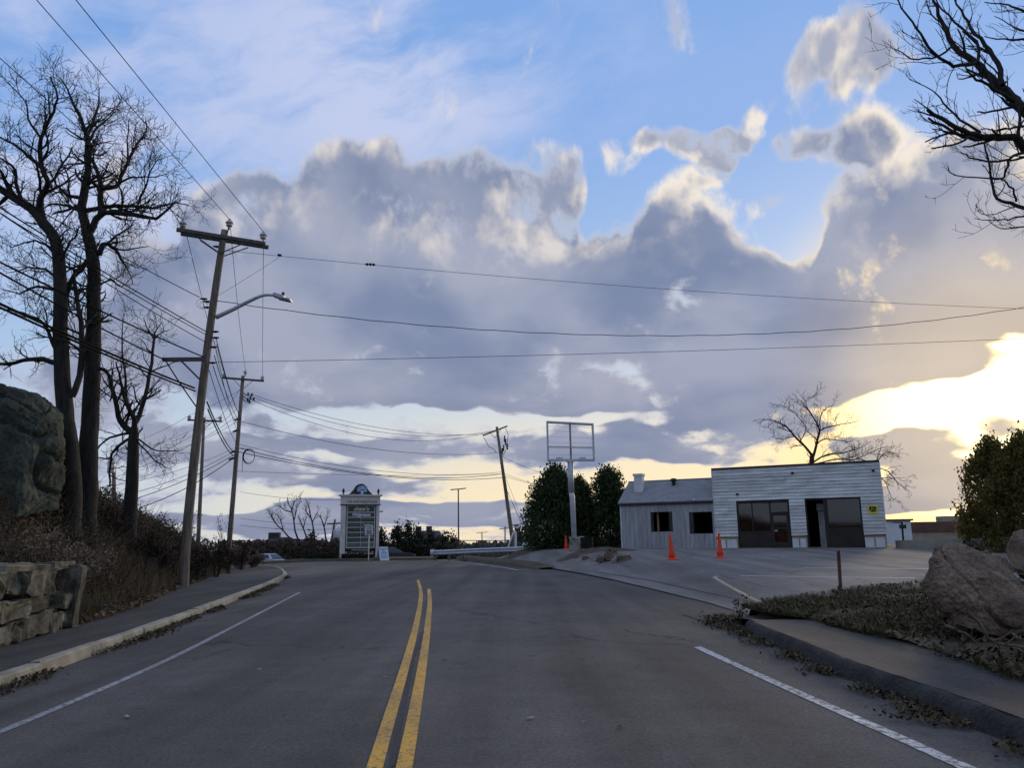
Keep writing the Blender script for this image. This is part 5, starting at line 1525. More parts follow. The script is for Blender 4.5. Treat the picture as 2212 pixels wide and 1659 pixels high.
def block(name, label, px0, px1, py0, py1, Y, dep, wallm, roofm, cat='building', roof_h=.3, zb=None):
    a, b = P(px0, py1, Y), P(px1, py1, Y); top = P((px0 + px1) / 2, py0, Y).z
    zb = (hf(a.x, a.y) if zb is None else zb)
    e = empty(name, ((a.x + b.x) / 2, Y, zb), label, cat)
    MB().box(((a.x + b.x) / 2, Y + dep / 2, (zb + top - roof_h) / 2), (b.x - a.x, dep, top - roof_h - zb)).build('wall', wallm, e)
    MB().box(((a.x + b.x) / 2, Y + dep / 2, top - roof_h / 2), (b.x - a.x + .3, dep + .3, roof_h)).build('roof', roofm, e)
    return e
M_BEIGE = mat('beige_render', (.33, .28, .20), .9, .2, 1, 20, .1)
M_REDROOF = mat('red_brown_roof', (.14, .075, .055), .9, .25, 1, 20, .15)
wbx = block('white_building', 'plain white block building beyond the garage corner', 1905, 1972, 1122, 1172, 62, 9, M_PLASTER, M_FLASH, roof_h=.12, zb=.2)
bb_ = block('long_building', 'low beige building with wide red-brown roof band', 1976, 2130, 1127, 1170, 74, 12, M_BEIGE, M_REDROOF, roof_h=.9, zb=.2)
hv = P(2069, 1128, 76); MB().box((hv.x, hv.y + 1, hv.z + .15), (2.2, 1.6, .85)).build('roof_unit', M_BEIGE, bb_)
lpb = P(1951, 1170, 50); lamp2 = empty('lamp_post', (lpb.x, lpb.y, .4), 'slim dark lamp post with one arm before the white building', 'lamp post')
MB().tube([Vector((lpb.x, lpb.y, .3)), P(1948, 1128, 50)], .06, 8).build('post', M_BLACK, lamp2)
MB().beam(P(1949, 1129, 50), P(1929, 1129, 50), .18, .06).build('arm', M_BLACK, lamp2); MB().box(P(1950, 1138, 49.9), (.35, .2, .25)).build('box', M_FLASH, lamp2)

# ------------------------------------------------------------------ plaza sign
M_CREAM = mat('cream_paint', (.62, .58, .52), .8, .10, 1.5, 30, .06)
M_GREEN = mat('green_panel', (.055, .075, .062), .55, .12, 2, 30, .05)
M_GREEN2 = mat('pale_green_panel', (.12, .15, .13), .55, .12, 2, 30, .05)
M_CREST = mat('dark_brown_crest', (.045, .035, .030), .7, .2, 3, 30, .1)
M_EMB = mat('emblem_blue', (.28, .40, .60), .6, .06, 2, 20, .04)
M_LETC = mat('cream_letters', (.62, .58, .42), .6, .05)
M_LETW = mat('white_letters', (.72, .72, .76), .6, .05)
M_LETF = mat('faded_letters', (.20, .21, .19), .6, .05)
YP = 67.0
th = R(24)
pU = Vector((math.cos(th), math.sin(th), 0)); pN = Vector((math.sin(th), -math.cos(th), 0))
pO = P(738, 1196, YP); pO.z = hf(pO.x, pO.y)
PW, PD = 3.12, .75
PR = Matrix((pU, -pN, UP)).transposed()
def Q(s, h, d=0.0): return Vector((pO.x, pO.y, 0)) + pU * s + pN * d + UP * h
def qbox(mb, s0, s1, h0, h1, d0, d1): return mb.box(Q((s0 + s1) / 2, (h0 + h1) / 2, (d0 + d1) / 2), (s1 - s0, abs(d1 - d0), h1 - h0), PR)
pyl = empty('plaza_sign', Q(PW / 2, pO.z, -PD / 2), 'tall cream plaza sign with green tenant panels and domed crest', 'sign')
hgt = lambda py: P(780, py, YP).z
HB0, HB1, HC = hgt(1089), hgt(1074), hgt(1069)
for (s0, s1) in ((-.02, .26), (PW - .24, PW + .02)):
    qbox(MB(), s0, s1, pO.z - .2, HB0 - .003, -PD, 0).build('column', M_CREAM, pyl)
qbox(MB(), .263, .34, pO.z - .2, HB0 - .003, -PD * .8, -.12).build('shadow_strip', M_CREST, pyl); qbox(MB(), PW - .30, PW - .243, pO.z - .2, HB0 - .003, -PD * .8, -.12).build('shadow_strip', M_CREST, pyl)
qbox(MB(), -.06, PW + .06, HB0, HB1 + .10, -PD - .04, .05).build('frieze', M_CREAM, pyl)
qbox(MB(), -.12, PW + .12, HB0 - .06, HB0 - .003, -PD - .09, .10).build('moulding', M_CREST, pyl)
qbox(MB(), -.22, PW + .22, HB1 + .103, HC + .06, -PD - .18, .18).build('cornice', M_CREAM, pyl)
text_part('CAPE ANN MARKETPLACE', .30, Q(PW / 2, HB0 + .12, .056), pU, pN, M_INK, pyl, sx=.74)
for s_ in (.05, PW - .05):
    MB().lathe(Q(s_, HC + .06, -.2), [(.07, 0), (.07, .05), (.05, .10), (.11, .22), (.12, .32), (.07, .45), (.02, .52)], 10).build('finial', M_CREST, pyl, True)
dome = []
for k in range(25):
    t = k / 24; s_ = PW * (.14 + .72 * t)
    u = abs(t - .5) * 2
    h_ = .92 * (math.sqrt(max(0, 1 - (u / .58) ** 2)) if u < .5 else .5 * (1 - (u - .5) / .5) ** 1.6)
    dome.append(Q(s_, HC + .063 + h_, -.15))
dome = [Q(PW * .14, HC + .063, -.15)] + dome[1:-1] + [Q(PW * .86, HC + .063, -.15)]
MB().prism(dome, pN * -.5).build('crest', M_CREST, pyl, fix=True)
cx_, ch_ = PW * .52, HC + .45
def disc(s, h, rx, rz, d0, d1, m, parent, name, clip=-9):
    poly = []
    for k in range(28):
        a = 2 * math.pi * k / 28
        poly.append(Q(s + math.cos(a) * rx, max(h + math.sin(a) * rz, h + clip * rz), d0))
    return MB().prism(poly, pN * (d1 - d0)).build(name, m, parent, fix=True)
emb = disc(cx_, ch_, .50, .43, -.147, -.11, M_CREST, pyl, 'emblem_rim')
disc(cx_, ch_, .45, .38, -.108, -.09, M_EMB, pyl, 'emblem')
qq = MB(); qq.prism([Q(cx_ - .10, ch_ - .30, -.088), Q(cx_ + .10, ch_ - .30, -.088), Q(cx_ + .05, ch_ + .18, -.088), Q(cx_ - .05, ch_ + .18, -.088)], pN * .01)
qq.prism([Q(cx_ - .07, ch_ + .18, -.088), Q(cx_ + .07, ch_ + .18, -.088), Q(cx_, ch_ + .30, -.088)], pN * .01)
qq.build('lighthouse', M_LETW, pyl, fix=True)
qq = MB(); qq.prism([Q(cx_ - .40, ch_ - .17, -.080), Q(cx_ - .16, ch_ - .12, -.080), Q(cx_ - .10, ch_ - .30, -.080), Q(cx_ - .30, ch_ - .30, -.080)], pN * .01)
qq.prism([Q(cx_ + .40, ch_ - .20, -.080), Q(cx_ + .12, ch_ - .18, -.080), Q(cx_ + .10, ch_ - .30, -.080), Q(cx_ + .30, ch_ - .30, -.080)], pN * .01)
qq.prism([Q(cx_ - .07, ch_ - .06, -.076), Q(cx_ + .07, ch_ - .06, -.076), Q(cx_ + .06, ch_ + .06, -.076), Q(cx_ - .06, ch_ + .06, -.076)], pN * .01)
qq.build('emblem_rocks', M_CREST, pyl, fix=True)
# tenant panels
S0, S1 = .44, PW - .40
HP0, HP1 = hgt(1183), HB0 - .10
qbox(MB(), S0 - .08, S1 + .08, HP0 - .06, HP1 + .04, -PD * .7, -.10).build('panel_box', M_CREAM, pyl)
rows = [(0, .160, 1), (.160, .282, 1)] + [(.282 + i * .1197, .282 + (i + 1) * .1197, 2) for i in range(6)]
texts = {(0, 0): ("shaw's", .50, M_LETC, 1.0), (1, 0): ('Walgreens', .36, M_LETW, 1.0), (3, 1): ('RadioShack', .22, M_LETW, .80), (3, 0): ('Vision Optical', .20, M_LETF, .72), (6, 0): ('Cape Ann Diner', .20, M_LETF, .72), (4, 1): ('SEARS', .24, M_LETW, 1.0), (5, 0): ('GREAT SUBS', .18, M_LETF, .8)}
for ri, (t0, t1, ncol) in enumerate(rows):
    h1_, h0_ = HP1 - (HP1 - HP0) * t0 - .035, HP1 - (HP1 - HP0) * t1 + .035
    for cidx in range(ncol):
        w_ = (S1 - S0) / ncol
        s0_, s1_ = S0 + cidx * w_ + (.02 if cidx else 0), S0 + (cidx + 1) * w_ - (.02 if cidx == 0 and ncol == 2 else 0)
        pn = qbox(MB(), s0_, s1_, h0_, h1_, -.097, -.085).build('tenant_panel', M_GREEN2 if ri == 7 else M_GREEN, pyl)
        if (ri, cidx) in texts:
            s, sz, m, sx = texts[(ri, cidx)]
            text_part(s, sz, Q((s0_ + s1_) / 2, (h0_ + h1_) / 2 - sz * .30, -.080), pU, pN, m, pn, sx=sx, shear=.25 if ri < 2 else 0, bold=.012 if ri < 2 else 0)
        elif (ri, cidx) not in ((2, 0), (4, 0)):
            for q in range(2 if ri > 4 else 1):
                mm = MB(); hh = h0_ + (h1_ - h0_) * (.62 - .34 * q)
                xx = s0_ + .1
                while xx < s1_ - .25:
                    L_ = random.uniform(.06, .16); qbox(mm, xx, min(xx + L_, s1_ - .1), hh - .02, hh + .03, -.082, -.078); xx += L_ + .04
                mm.build('faint_lettering', M_LETF, pn)
qbox(MB(), S0 - .06, S1 + .06, HP0 - .36, HP0 - .065, -PD * .6, -.12).build('lower_board', M_INK, pyl)
text_part('LOWER LEVEL BUSINESSES', .15, Q((S0 + S1) / 2, HP0 - .26, -.115), pU, pN, M_LETW, pyl, sx=.84)
for k, chh in enumerate('127'):
    text_part(chh, .42, Q(-.024, hgt(1131) - .46 * k, -PD * .42), -pN * -1 if False else pN, -pU, M_INK, pyl, bold=.01)
# clipped hedge, board sign, speed sign
M_HEDGE = leafmat('hedge', [(.010, .014, .008), (.016, .022, .012), (.013, .016, .010)], .8)
def hedge(px0, px1, Y, h, dep, label, seed):
    a, b = P(px0, 1200, Y), P(px1, 1200, Y)
    rs_ = np.random.default_rng(seed); n = int((b.x - a.x) * 1500)
    z = hf((a.x + b.x) / 2, Y)
    c = np.stack([rs_.uniform(a.x, b.x, n), rs_.uniform(Y, Y + dep, n), rs_.uniform(z, z + h, n)], 1)
    e = empty('hedge', ((a.x + b.x) / 2, Y + dep / 2, z), label, 'hedge')
    v, f = leaves(c, .10, rs_)
    make_obj('foliage', v, f, M_HEDGE, e, False)
    MB().box(((a.x + b.x) / 2, Y + dep / 2, z + h * .45), (b.x - a.x - .1, dep - .15, h * .88)).build('dense_core', M_HEDGE, e, bevel=.1)
hedge(656, 730, 65.6, .62, .9, 'clipped black-green hedge left of the plaza sign', 1)
hedge(736, 772, 65.4, .55, .8, 'clipped hedge block under the 127 column of the plaza sign', 2)
hedge(774, 806, 65.4, .52, .8, 'clipped hedge block under the tenant panels of the plaza sign', 3)
spb = P(796, 1206, 64.6); spb.z = hf(spb.x, spb.y)
spd = empty('speed_limit_sign', spb, 'white SPEED LIMIT 35 sign on a steel post', 'sign')
spt = P(798, 1134, 64.6).z
MB().beam(spb + UP * -.2, Vector((spb.x, spb.y, spt)), .06, .05).build('post', M_GALV, spd)
sw, shh = .64, .84
cN = Vector((.15, -1, 0)).normalized(); cU = Vector((1, .15, 0)).normalized(); CR = Matrix((cU, -cN, UP)).transposed()
so = Vector((spb.x, spb.y, spt - shh / 2)) + cN * .05
MB().box(so, (sw, .012, shh), CR).build('plate', mat('sign_white', (.55, .56, .58), .6, .06, 3, 30, .04), spd)
text_part('SPEED', .17, so + cN * .008 + UP * .22, cU, cN, M_INK, spd); text_part('LIMIT', .17, so + cN * .008 + UP * .04, cU, cN, M_INK, spd); text_part('35', .46, so + cN * .008 + UP * -.36, cU, cN, M_INK, spd, bold=.01)
ab = P(831, 1207, 64.8); ab.z = hf(ab.x, ab.y)
afr = empty('board_sign', ab, 'white folding board sign with blue writing beside the plaza sign', 'sign')
tilt = Vector((.05, .32, 0))
def plate(o, w_, h_, lean, t_, m, nm):
    x = Vector((1, .2, 0)).normalized(); y = (UP * h_ + lean); n = x.cross(y).normalized() * t_
    return MB().prism([o - x * w_ / 2, o + x * w_ / 2, o + x * w_ / 2 + y, o - x * w_ / 2 + y], n).build(nm, m, afr, fix=True), x, y, n
M_BWHITE = mat('board_white', (.70, .73, .80), .5, .05, 3, 30, .03)
M_BBLUE = mat('blue_print', (.10, .22, .55), .6, .05)
_, bx_, by_, bn_ = plate(ab, .74, 1.08, Vector((-.18, .22, 0)), .03, M_BWHITE, 'front_board')
plate(ab + Vector((-.45, .60, 0)), .70, 1.08, Vector((.22, -.30, 0)), .03, mat('board_grey', (.28, .27, .27), .7, .1), 'back_board')
bnn = bx_.cross(by_).normalized()
for s, f_, sz in (('WALK IN', .80, .15), ('FLU', .64, .15), ('SHOTS', .48, .15)):
    text_part(s, sz, ab + by_ * f_ + bnn * (.036 if bnn.y < 0 else -.006), bx_, bnn if bnn.y < 0 else -bnn, M_BBLUE, afr, bold=.006)
for f_ in (.36, .28, .20):
    MB().beam(ab + by_ * f_ - bx_ * .26 + bnn * .034, ab + by_ * f_ + bx_ * .26 + bnn * .034, .008, .03).build('small_print', M_BBLUE, afr)
# far verge strip under the plaza sign
struct(sheet('verge', M_TURF, lin(-60, -6.5, 40), [64.9, 65.0, 65.3, 66.2, 68, 70, 74], lambda x, y: road_z(x, 65) + (-.05 if y < 64.95 else .16 if y < 65.1 else .20 + .03 * mnoise.noise(Vector((x, y, 0))) if y < 71 else -.1 + road_z(x, y))))

# ------------------------------------------------------------------ verge on the right
M_VERGE = mat('verge_earth', (.060, .050, .034), .95, .5, 1.6, 30, .3, bump=.9, bscale=14, tint=(.075, .062, .036))
struct(sheet('verge', M_VERGE, lambda y: [vfront(y) + (16 - vfront(y)) * (t / 44) ** 1.5 for t in range(45)], lin(3, 20.6, 70),
      lambda x, y: (verge_z(x, y) + .025 * mnoise.noise(Vector((x * 3, y * 3, 0))) + .012) if y < vback(x) else hf(x, y) - .05))
nr = np.random.default_rng(5)
def flat_leaves(cx, cy, cz, size, rs, lift=.55):
    c = np.stack([cx, cy, cz], 1)
    n = len(c)
    yaw = rs.uniform(0, 2 * math.pi, n); t = rs.normal(size=(n, 2)) * lift
    a = np.stack([np.cos(yaw), np.sin(yaw), t[:, 0]], 1); b = np.stack([-np.sin(yaw), np.cos(yaw), t[:, 1]], 1)
    s_ = (size * rs.uniform(.5, 1.3, n))[:, None]
    up = np.array([0, 0, 1.0]) * s_
    v = np.stack([c - a * s_ * .5 + up * .25 * rs.random((n, 1)), c + b * s_ * .32, c + a * s_ * .5 + up * .3 * rs.random((n, 1)), c - b * s_ * .32], 1).reshape(-1, 3)
    return v, np.arange(4 * n).reshape(n, 4)
M_LITTER = leafmat('leaf_litter', [(.030, .022, .014), (.085, .062, .030), (.048, .037, .018), (.17, .125, .065), (.040, .029, .019), (.066, .054, .025)], .85)
M_TANLIT = leafmat('tan_leaves', [(.10, .060, .032), (.20, .125, .065), (.06, .038, .024), (.26, .17, .095), (.13, .085, .045)], .85)
M_GRASS = leafmat('dull_grass', [(.040, .042, .016), (.066, .066, .024), (.095, .080, .034), (.070, .052, .027)], .8)
M_BRAM = leafmat('bramble_leaves', [(.034, .028, .017), (.062, .046, .025), (.046, .048, .020), (.115, .085, .045), (.036, .030, .022), (.075, .048, .030)], .85)
def scatter_verge(n, rs, wfun):
    out = []
    while len(out) < n:
        y = rs.uniform(3.5, 20.3); x = vfront(y) - .12 + rs.random() ** 1.5 * 10
        if y > vback(x) + .05 or rs.random() > wfun(x, y): continue
        out.append((x, y))
    return np.array(out)
p = scatter_verge(12500, nr, lambda x, y: .12 + .88 * max(0, mnoise.noise(Vector((x * .9, y * .9, 4))) + .5) * (1 - .5 * ss(y, 12, 17)))
z = np.array([verge_z(x, y) + .03 for x, y in p]) + nr.random(len(p)) * .05
v, f = flat_leaves(p[:, 0], p[:, 1], z, .075, nr)
tag(make_obj('leaf_litter', v, f, M_LITTER), 'dead leaves strewn over the right verge', 'leaves', kind='stuff')
p = scatter_verge(30000, nr, lambda x, y: ss(mnoise.noise(Vector((x * .7, y * .7, 9))) + .45 * ss(y, 8, 14) - .35 * ss(x, 7, 10), -.15, .35))
z = np.array([verge_z(x, y) for x, y in p])
h_ = nr.uniform(.05, .15, len(p)); ya = nr.uniform(0, 6.28, len(p)); le = nr.normal(size=(len(p), 2)) * .05
c0 = np.stack([p[:, 0], p[:, 1], z], 1); wv = np.stack([np.cos(ya), np.sin(ya), ya * 0], 1) * .006
v = np.stack([c0 - wv, c0 + wv, c0 + np.stack([le[:, 0], le[:, 1], h_], 1)], 1).reshape(-1, 3)
tag(make_obj('grass', v, np.arange(len(v)).reshape(-1, 3), M_GRASS), 'short dull grass tufts on the right verge', 'grass', kind='stuff')
# litter along the gutters and the foot of the bank
def gutter(n, rs, ptf, spread, size, name, label, m, lift=.03):
    q = np.array([ptf(rs) for _ in range(n)])
    v, f = flat_leaves(q[:, 0] + rs.normal(size=n) * spread * .3, q[:, 1] + rs.normal(size=n) * spread, q[:, 2] + rs.random(n) * lift, size, rs)
    return tag(make_obj(name, v, f, m), label, 'leaves', kind='stuff')
def gl_(rs):
    while True:
        y = rs.uniform(5, 36)
        w_ = max(0, mnoise.noise(Vector((y * .55, 3.3, 0))) + .12) * 1.7
        if rs.random() < w_: break
    d = abs(rs.normal()) * .10 * (.4 + w_)
    return lk(y) + .03 + d, y, .012
gutter(3800, nr, gl_, .05, .055, 'gutter_litter', 'dead leaves caught along the granite kerb', M_LITTER, .05)
rkx = sorted((p_[1], p_[0]) for p_ in rk)
def gr2(rs):
    while True:
        y = rs.uniform(3.5, 13.9)
        w_ = max(0, mnoise.noise(Vector((y * 1.3, 8.1, 0))) + .15) * 1.5 + 1.5 * ss(y, 12.2, 13.6)
        if rs.random() < w_: break
    d = abs(rs.normal()) * .13 * (.4 + min(w_, 1.0))
    return interp(y, rkx) - .03 - d, y, .012
gutter(3000, nr, gr2, .05, .045, 'gutter_litter', 'dead leaves and grit along the rolled asphalt kerb', M_LITTER, .04)
def ge(rs):
    y = 13.9 + rs.normal() * .35
    return interp(y, rkx) + .05 + rs.normal() * .16, y, .03
gutter(700, nr, ge, .05, .05, 'gutter_litter', 'heap of dead leaves round the weed at the kerb end', M_LITTER, .06)
def gb(rs):
    y = rs.uniform(13.4, 46); d = abs(rs.normal()) * .55 - .10
    x = wb(y) - d
    return x, y, (hf(x, y) if d > 0 else .13) + .015
gutter(9000, nr, gb, .03, .095, 'leaf_litter', 'tan fallen leaves along the foot of the left bank', M_TANLIT, .06)
# a few pale scraps and leaves out on the road, each one a thing
sc = random.Random(6)
for i, (px, py) in enumerate(((273, 1553), (614, 1548), (832, 1467), (1010, 1330), (1145, 1557), (960, 1430), (1060, 1340), (1340, 1575), (1390, 1331), (700, 1430), (560, 1450), (1258, 1428), (1640, 1434), (1380, 1440))):
    g_ = PZ(px, py, 0); s_ = sc.uniform(.022, .042); a = sc.uniform(0, 6.28)
    q = [(g_.x + math.cos(a + t) * s_ * r_, g_.y + math.sin(a + t) * s_ * r_, .012 + .012 * sc.random()) for t, r_ in ((0, 1.0), (.9, .6), (2.0, .7), (3.1, 1.1), (4.2, .6), (5.3, .65))]
    o = MB().prism(q, (0, 0, .003)).build('fallen_leaf', M_TANLIT if i % 2 else mat('pale_scrap', (.30, .28, .25), .8, .1))
    tag(o, 'single curled tan leaf lying on the road' if i % 2 else 'small pale scrap lying on the road', 'leaf' if i % 2 else 'scrap', 'tan leaves on the road' if i % 2 else 'pale scraps on the road')

# ------------------------------------------------------------------ bramble bank
def bank_pts(n, y0, y1, rs, dmax=7.5):
    out = []
    while len(out) < n:
        y = rs.uniform(y0, y1); d = rs.random() ** 1.1 * dmax + .12
        x = wb(y) - d
        if y < 13.5 and d < .55: continue
        hh = (.10 + .85 * ss(d, .3, 2.2)) * (.35 + .9 * max(0, mnoise.noise(Vector((x * .8, y * .8, 2))) + .45)) * (1 - .5 * ss(y, 40, 56))
        if y < 14 and d < 2: hh *= .55
        out.append((x, y, bank_z(x, y) + hh * rs.random() ** .75))
    return np.array(out)
parts_ = []
for n_, y0, y1, s_ in ((30000, 7, 15, .062), (46000, 15, 28, .075), (26000, 28, 44, .10), (12000, 44, 58, .13)):
    parts_.append(leaves(bank_pts(n_, y0, y1, nr), s_, nr, aspect=.55))
v, f = stacked(parts_)
tag(make_obj('bramble_thicket', v, f, M_BRAM), 'tangled brown bramble leaves covering the left bank', 'brambles', kind='stuff')
T = Tubes(); rs = random.Random(12)
for _ in range(4200):
    y = rs.uniform(7, 54); d = rs.random() * 6.5 + .3; x = wb(y) - d
    b = Vector((x, y, bank_z(x, y)))
    dd = Vector((rs.uniform(-1, 1.2), rs.uniform(-1, .6), rs.uniform(.7, 1.6)))
    pt = wander(b, dd, rs.uniform(.5, 1.35), 5, rs, .25, -.10)
    T.add(pt, taper(6, .006 + .0002 * y, .003 + .0001 * y), 3)
tag(T.build('bramble_canes', mat('cane', (.085, .062, .048), .85, .4, 3, 20, .2), None), 'arching bramble canes on the left bank', 'brambles', kind='stuff')

# straw-coloured dead grass among the brambles
q = []
while len(q) < 20000:
    y = nr.uniform(7, 46); d = nr.random() ** 1.3 * 6 + .1; x = wb(y) - d
    if (y < 13.5 and d < .6) or mnoise.noise(Vector((x * .6, y * .5, 6))) < nr.uniform(-.25, .25): continue
    q.append((x, y, bank_z(x, y)))
q = np.array(q); n_ = len(q)
hh_ = nr.uniform(.25, .75, n_) * (.55 + .45 * np.clip((wb(20) - q[:, 0] + 20) / 30, 0, 1)); ya = nr.uniform(0, 6.28, n_)
wv = np.stack([np.cos(ya), np.sin(ya), ya * 0], 1) * (.005 + .00025 * q[:, 1])[:, None]
bend = np.stack([nr.normal(size=n_) * .22, nr.normal(size=n_) * .22, hh_], 1)
v = np.stack([q - wv, q + wv, q + bend], 1).reshape(-1, 3)
tag(make_obj('dry_grass', v, np.arange(len(v)).reshape(-1, 3), leafmat('straw', [(.12, .085, .045), (.20, .145, .080), (.085, .062, .035), (.16, .12, .07)], .9)), 'straw coloured dead grass standing on the left bank', 'grass', kind='stuff')

def shrub(name, label, px, py, Y, h, spread, n_stem, m_leaf, n_leaf, leaf, seed, group=None, m_stem=None, twig=None, gz=None):
    rs_ = random.Random(seed); rn = np.random.default_rng(seed)
    p = P(px, py, Y); z = hf(p.x, p.y) if gz is None else gz
    e = empty(name, (p.x, p.y, z), label, 'shrub', group)
    T = Tubes(); tips = []
    o = twig or dict(dens=[3.5, 4.0], len=[.45, .25], spread=(.35, .9), wig=.25, trop=.06, up=.2, rmin=.0035 + .0001 * Y, bare=.25)
    for _ in range(n_stem):
        a = rs_.uniform(0, 6.28); k = rs_.random() * spread
        d = Vector((math.cos(a) * k, math.sin(a) * k, 1.0))
        pt = wander(Vector((p.x + math.cos(a) * k * .3, p.y + math.sin(a) * k * .3, z - .05)), d, h * rs_.uniform(.6, 1.1), 6, rs_, .16, .04)
        T.add(pt, taper(7, .010 + .0004 * h * Y / 10, .004 + .00008 * Y), 4)
        grow(T, pt, .008, .004, 0, 1, rs_, o)
    T.build('stems', m_stem or M_TWIG, e)
    if n_leaf:
        allp = [q for (pp, _, _) in T.paths for q in pp[2:]]
        c = np.array([tuple(rs_.choice(allp)) for _ in range(n_leaf)]) + rn.normal(size=(n_leaf, 3)) * .05
        v, f = leaves(c, leaf, rn)
        make_obj('foliage', v, f, m_leaf, e, False)
    return e
M_DRY = leafmat('dry_plume', [(.16, .115, .08), (.23, .17, .115), (.12, .09, .065)], .9)
M_RUST = leafmat('sparse_dark_leaves', [(.030, .022, .016), (.055, .032, .020), (.035, .034, .018)], .85)
GS = 'leafy shrubs along the crest of the bank'
CS = ['at the foot of the forked tree', 'between the forked tree and the light-arm pole', 'just past the light-arm pole', 'before the distant crossarm pole', 'between the distant crossarm pole and the coil pole', 'right behind the light-arm pole', 'against the thick upright trunk', 'between the thick trunk and the forked tree', 'just beyond the coil pole', 'at the low far end of the bank']
for i, (px, Y, h_, n_, lf) in enumerate(((318, 24, 1.0, 16, 700), (352, 26, .9, 16, 650), (446, 31, 1.25, 16, 700), (470, 33, 1.35, 18, 800), (498, 37, 1.1, 14, 600), (428, 29, 1.0, 14, 600), (225, 22, .9, 16, 700), (250, 23, .9, 14, 500), (524, 42, 1.2, 14, 500), (548, 46, 1.0, 14, 450))):
    shrub('crest_shrub', 'dark twiggy shrub with withered leaves ' + CS[i], px, 1150, Y, h_, .45, n_, M_RUST, lf, .055 + .0012 * Y, 200 + i, GS)
for i, (px, Y, h_, lbl) in enumerate(((118, 14.5, .85, 'pale dry feathery bush above the granite wall'), (52, 13.8, .75, 'low dry olive bush above the granite wall, nearest the huge boulder'), (180, 16.5, .75, 'pale dry bush at the foot of the thick trunked tree'), (518, 44, 1.0, 'tan dry bush at the foot of the coil pole'), (548, 47, .8, 'tan dry bush at the far end of the bank'))):
    shrub('dry_bush', lbl, px, 1180, Y, h_, .75, 26, M_DRY, 2600, .035 + .0016 * Y, 300 + i, m_stem=mat('dry_stem', (.14, .10, .07), .9, .3))
for i, (px, Y, h_, lbl) in enumerate(((488, 40, 3.3, 'thin tall bare sapling beside the coil pole'), (415, 27, 2.2, 'thin bare sapling between the light-arm pole and the forked tree'), (372, 25, 2.0, 'slender bare sapling on the bank crest beside the forked tree'))):
    shrub('sapling', lbl, px, 1130, Y, h_, .25, 4, M_RUST, 60, .09, 340 + i)
# weed at the kerb end
wz = GP(1600, 1358)
wd = empty('dead_weed', (wz.x, wz.y, .0), 'dead dark weed growing at the end of the right kerb', 'weed')
T = Tubes(); rs = random.Random(3); tp = []
for _ in range(5):
    pt = wander(Vector((wz.x, wz.y, 0)), Vector((rs.uniform(-.35, .25), rs.uniform(-.2, .2), 1)), rs.uniform(.32, .50), 5, rs, .14, .03)
    T.add(pt, taper(6, .006, .003), 4); tp += pt[2:]
T.build('stems', M_TWIG, wd)
rn = np.random.default_rng(4); c = np.array([tuple(rs.choice(tp)) for _ in range(80)]) + rn.normal(size=(80, 3)) * .025
v, f = leaves(c, .045, rn); make_obj('leaves', v, f, leafmat('black_leaves', [(.015, .013, .012), (.03, .022, .018)], .8), wd)
# rusty stake and fallen branches
g_ = GP(1815, 1276); tp_ = P(1810, 1190, g_.y)
st = MB().beam(g_ + Vector((0, 0, -.1)), tp_, .055, .045).beam(g_ + Vector((.02, -.022, -.1)), tp_ + Vector((.02, -.022, 0)), .012, .04).build('steel_stake', mat('rust', (.11, .055, .045), .9, .4, 8, 60, .25, bump=.3), None)
tag(st, 'rusty steel stake standing at the lot edge of the verge', 'stake')
for i, (pp, r_, lbl) in enumerate((([(2040, 1352), (2086, 1372), (2115, 1392)], .020, 'short pale broken branch in front of the undercut boulder'), ([(2088, 1318), (2112, 1345), (2135, 1380), (2170, 1392), (2230, 1402)], .024, 'long forked fallen branch leaning against the undercut boulder'))):
    pts = [P(x, y, 8.6 if i == 0 else 8.7 - .0 * k) for k, (x, y) in enumerate(pp)]
    g0 = [Vector((q.x, q.y, max(q.z, verge_z(q.x, q.y) + .03))) for q in pts]
    rs = random.Random(50 + i); g1 = refine(g0, rs, .012)
    T = Tubes(); T.add(g1, taper(len(g1), r_, r_ * .45), 7)
    for k in range(4):
        q = g1[2 + k * (len(g1) - 3) // 4]; T.add(wander(q, Vector((rs.uniform(-1, 1), rs.uniform(-1, 0), rs.uniform(0, .5))), .25, 4, rs, .25, 0), taper(5, r_ * .5, .003), 4)
    tag(T.build('fallen_branch', mat('dead_branch', (.16, .125, .095), .9, .35, 8, 40, .2), None), lbl, 'branch')

# ------------------------------------------------------------------ beyond the bend
def far_scrub(name, label, x0, x1, Y0, Y1_, htop, n, leaf, m, seed):
    rs_ = np.random.default_rng(seed); out = []
    while len(out) < n:
        Y = rs_.uniform(Y0, Y1_); px = rs_.uniform(x0, x1)
        q = P(px, 1180, Y); z = hf(q.x, q.y)
        tz = P(px, htop + 16 * mnoise.noise(Vector((px * .035, seed, 0))) + 7 * mnoise.noise(Vector((px * .15, seed, 0))), Y).z
        if tz <= z: tz = z + .3
        out.append((q.x, Y, z + (tz - z) * rs_.random() ** .8))
    v, f = leaves(np.array(out), leaf, rs_)
    return tag(make_obj(name, v, f, m), label, 'scrub', kind='stuff')
far_scrub('scrub', 'brown scrub beyond the bend left of the plaza sign', 470, 745, 82, 96, 1168, 16000, .26, M_BROWNS, 3)
far_scrub('scrub', 'dark scrub between the plaza sign and the guardrail', 815, 1000, 82, 96, 1176, 13000, .26, M_DARKG, 5)
far_scrub('scrub', 'low dark scrub behind the guardrail', 985, 1180, 120, 150, 1178, 9000, .40, M_DARKG, 6)
far_scrub('woods', 'far low woods along the skyline', 380, 2300, 260, 330, 1172, 22000, 1.1, M_DARKG, 9)
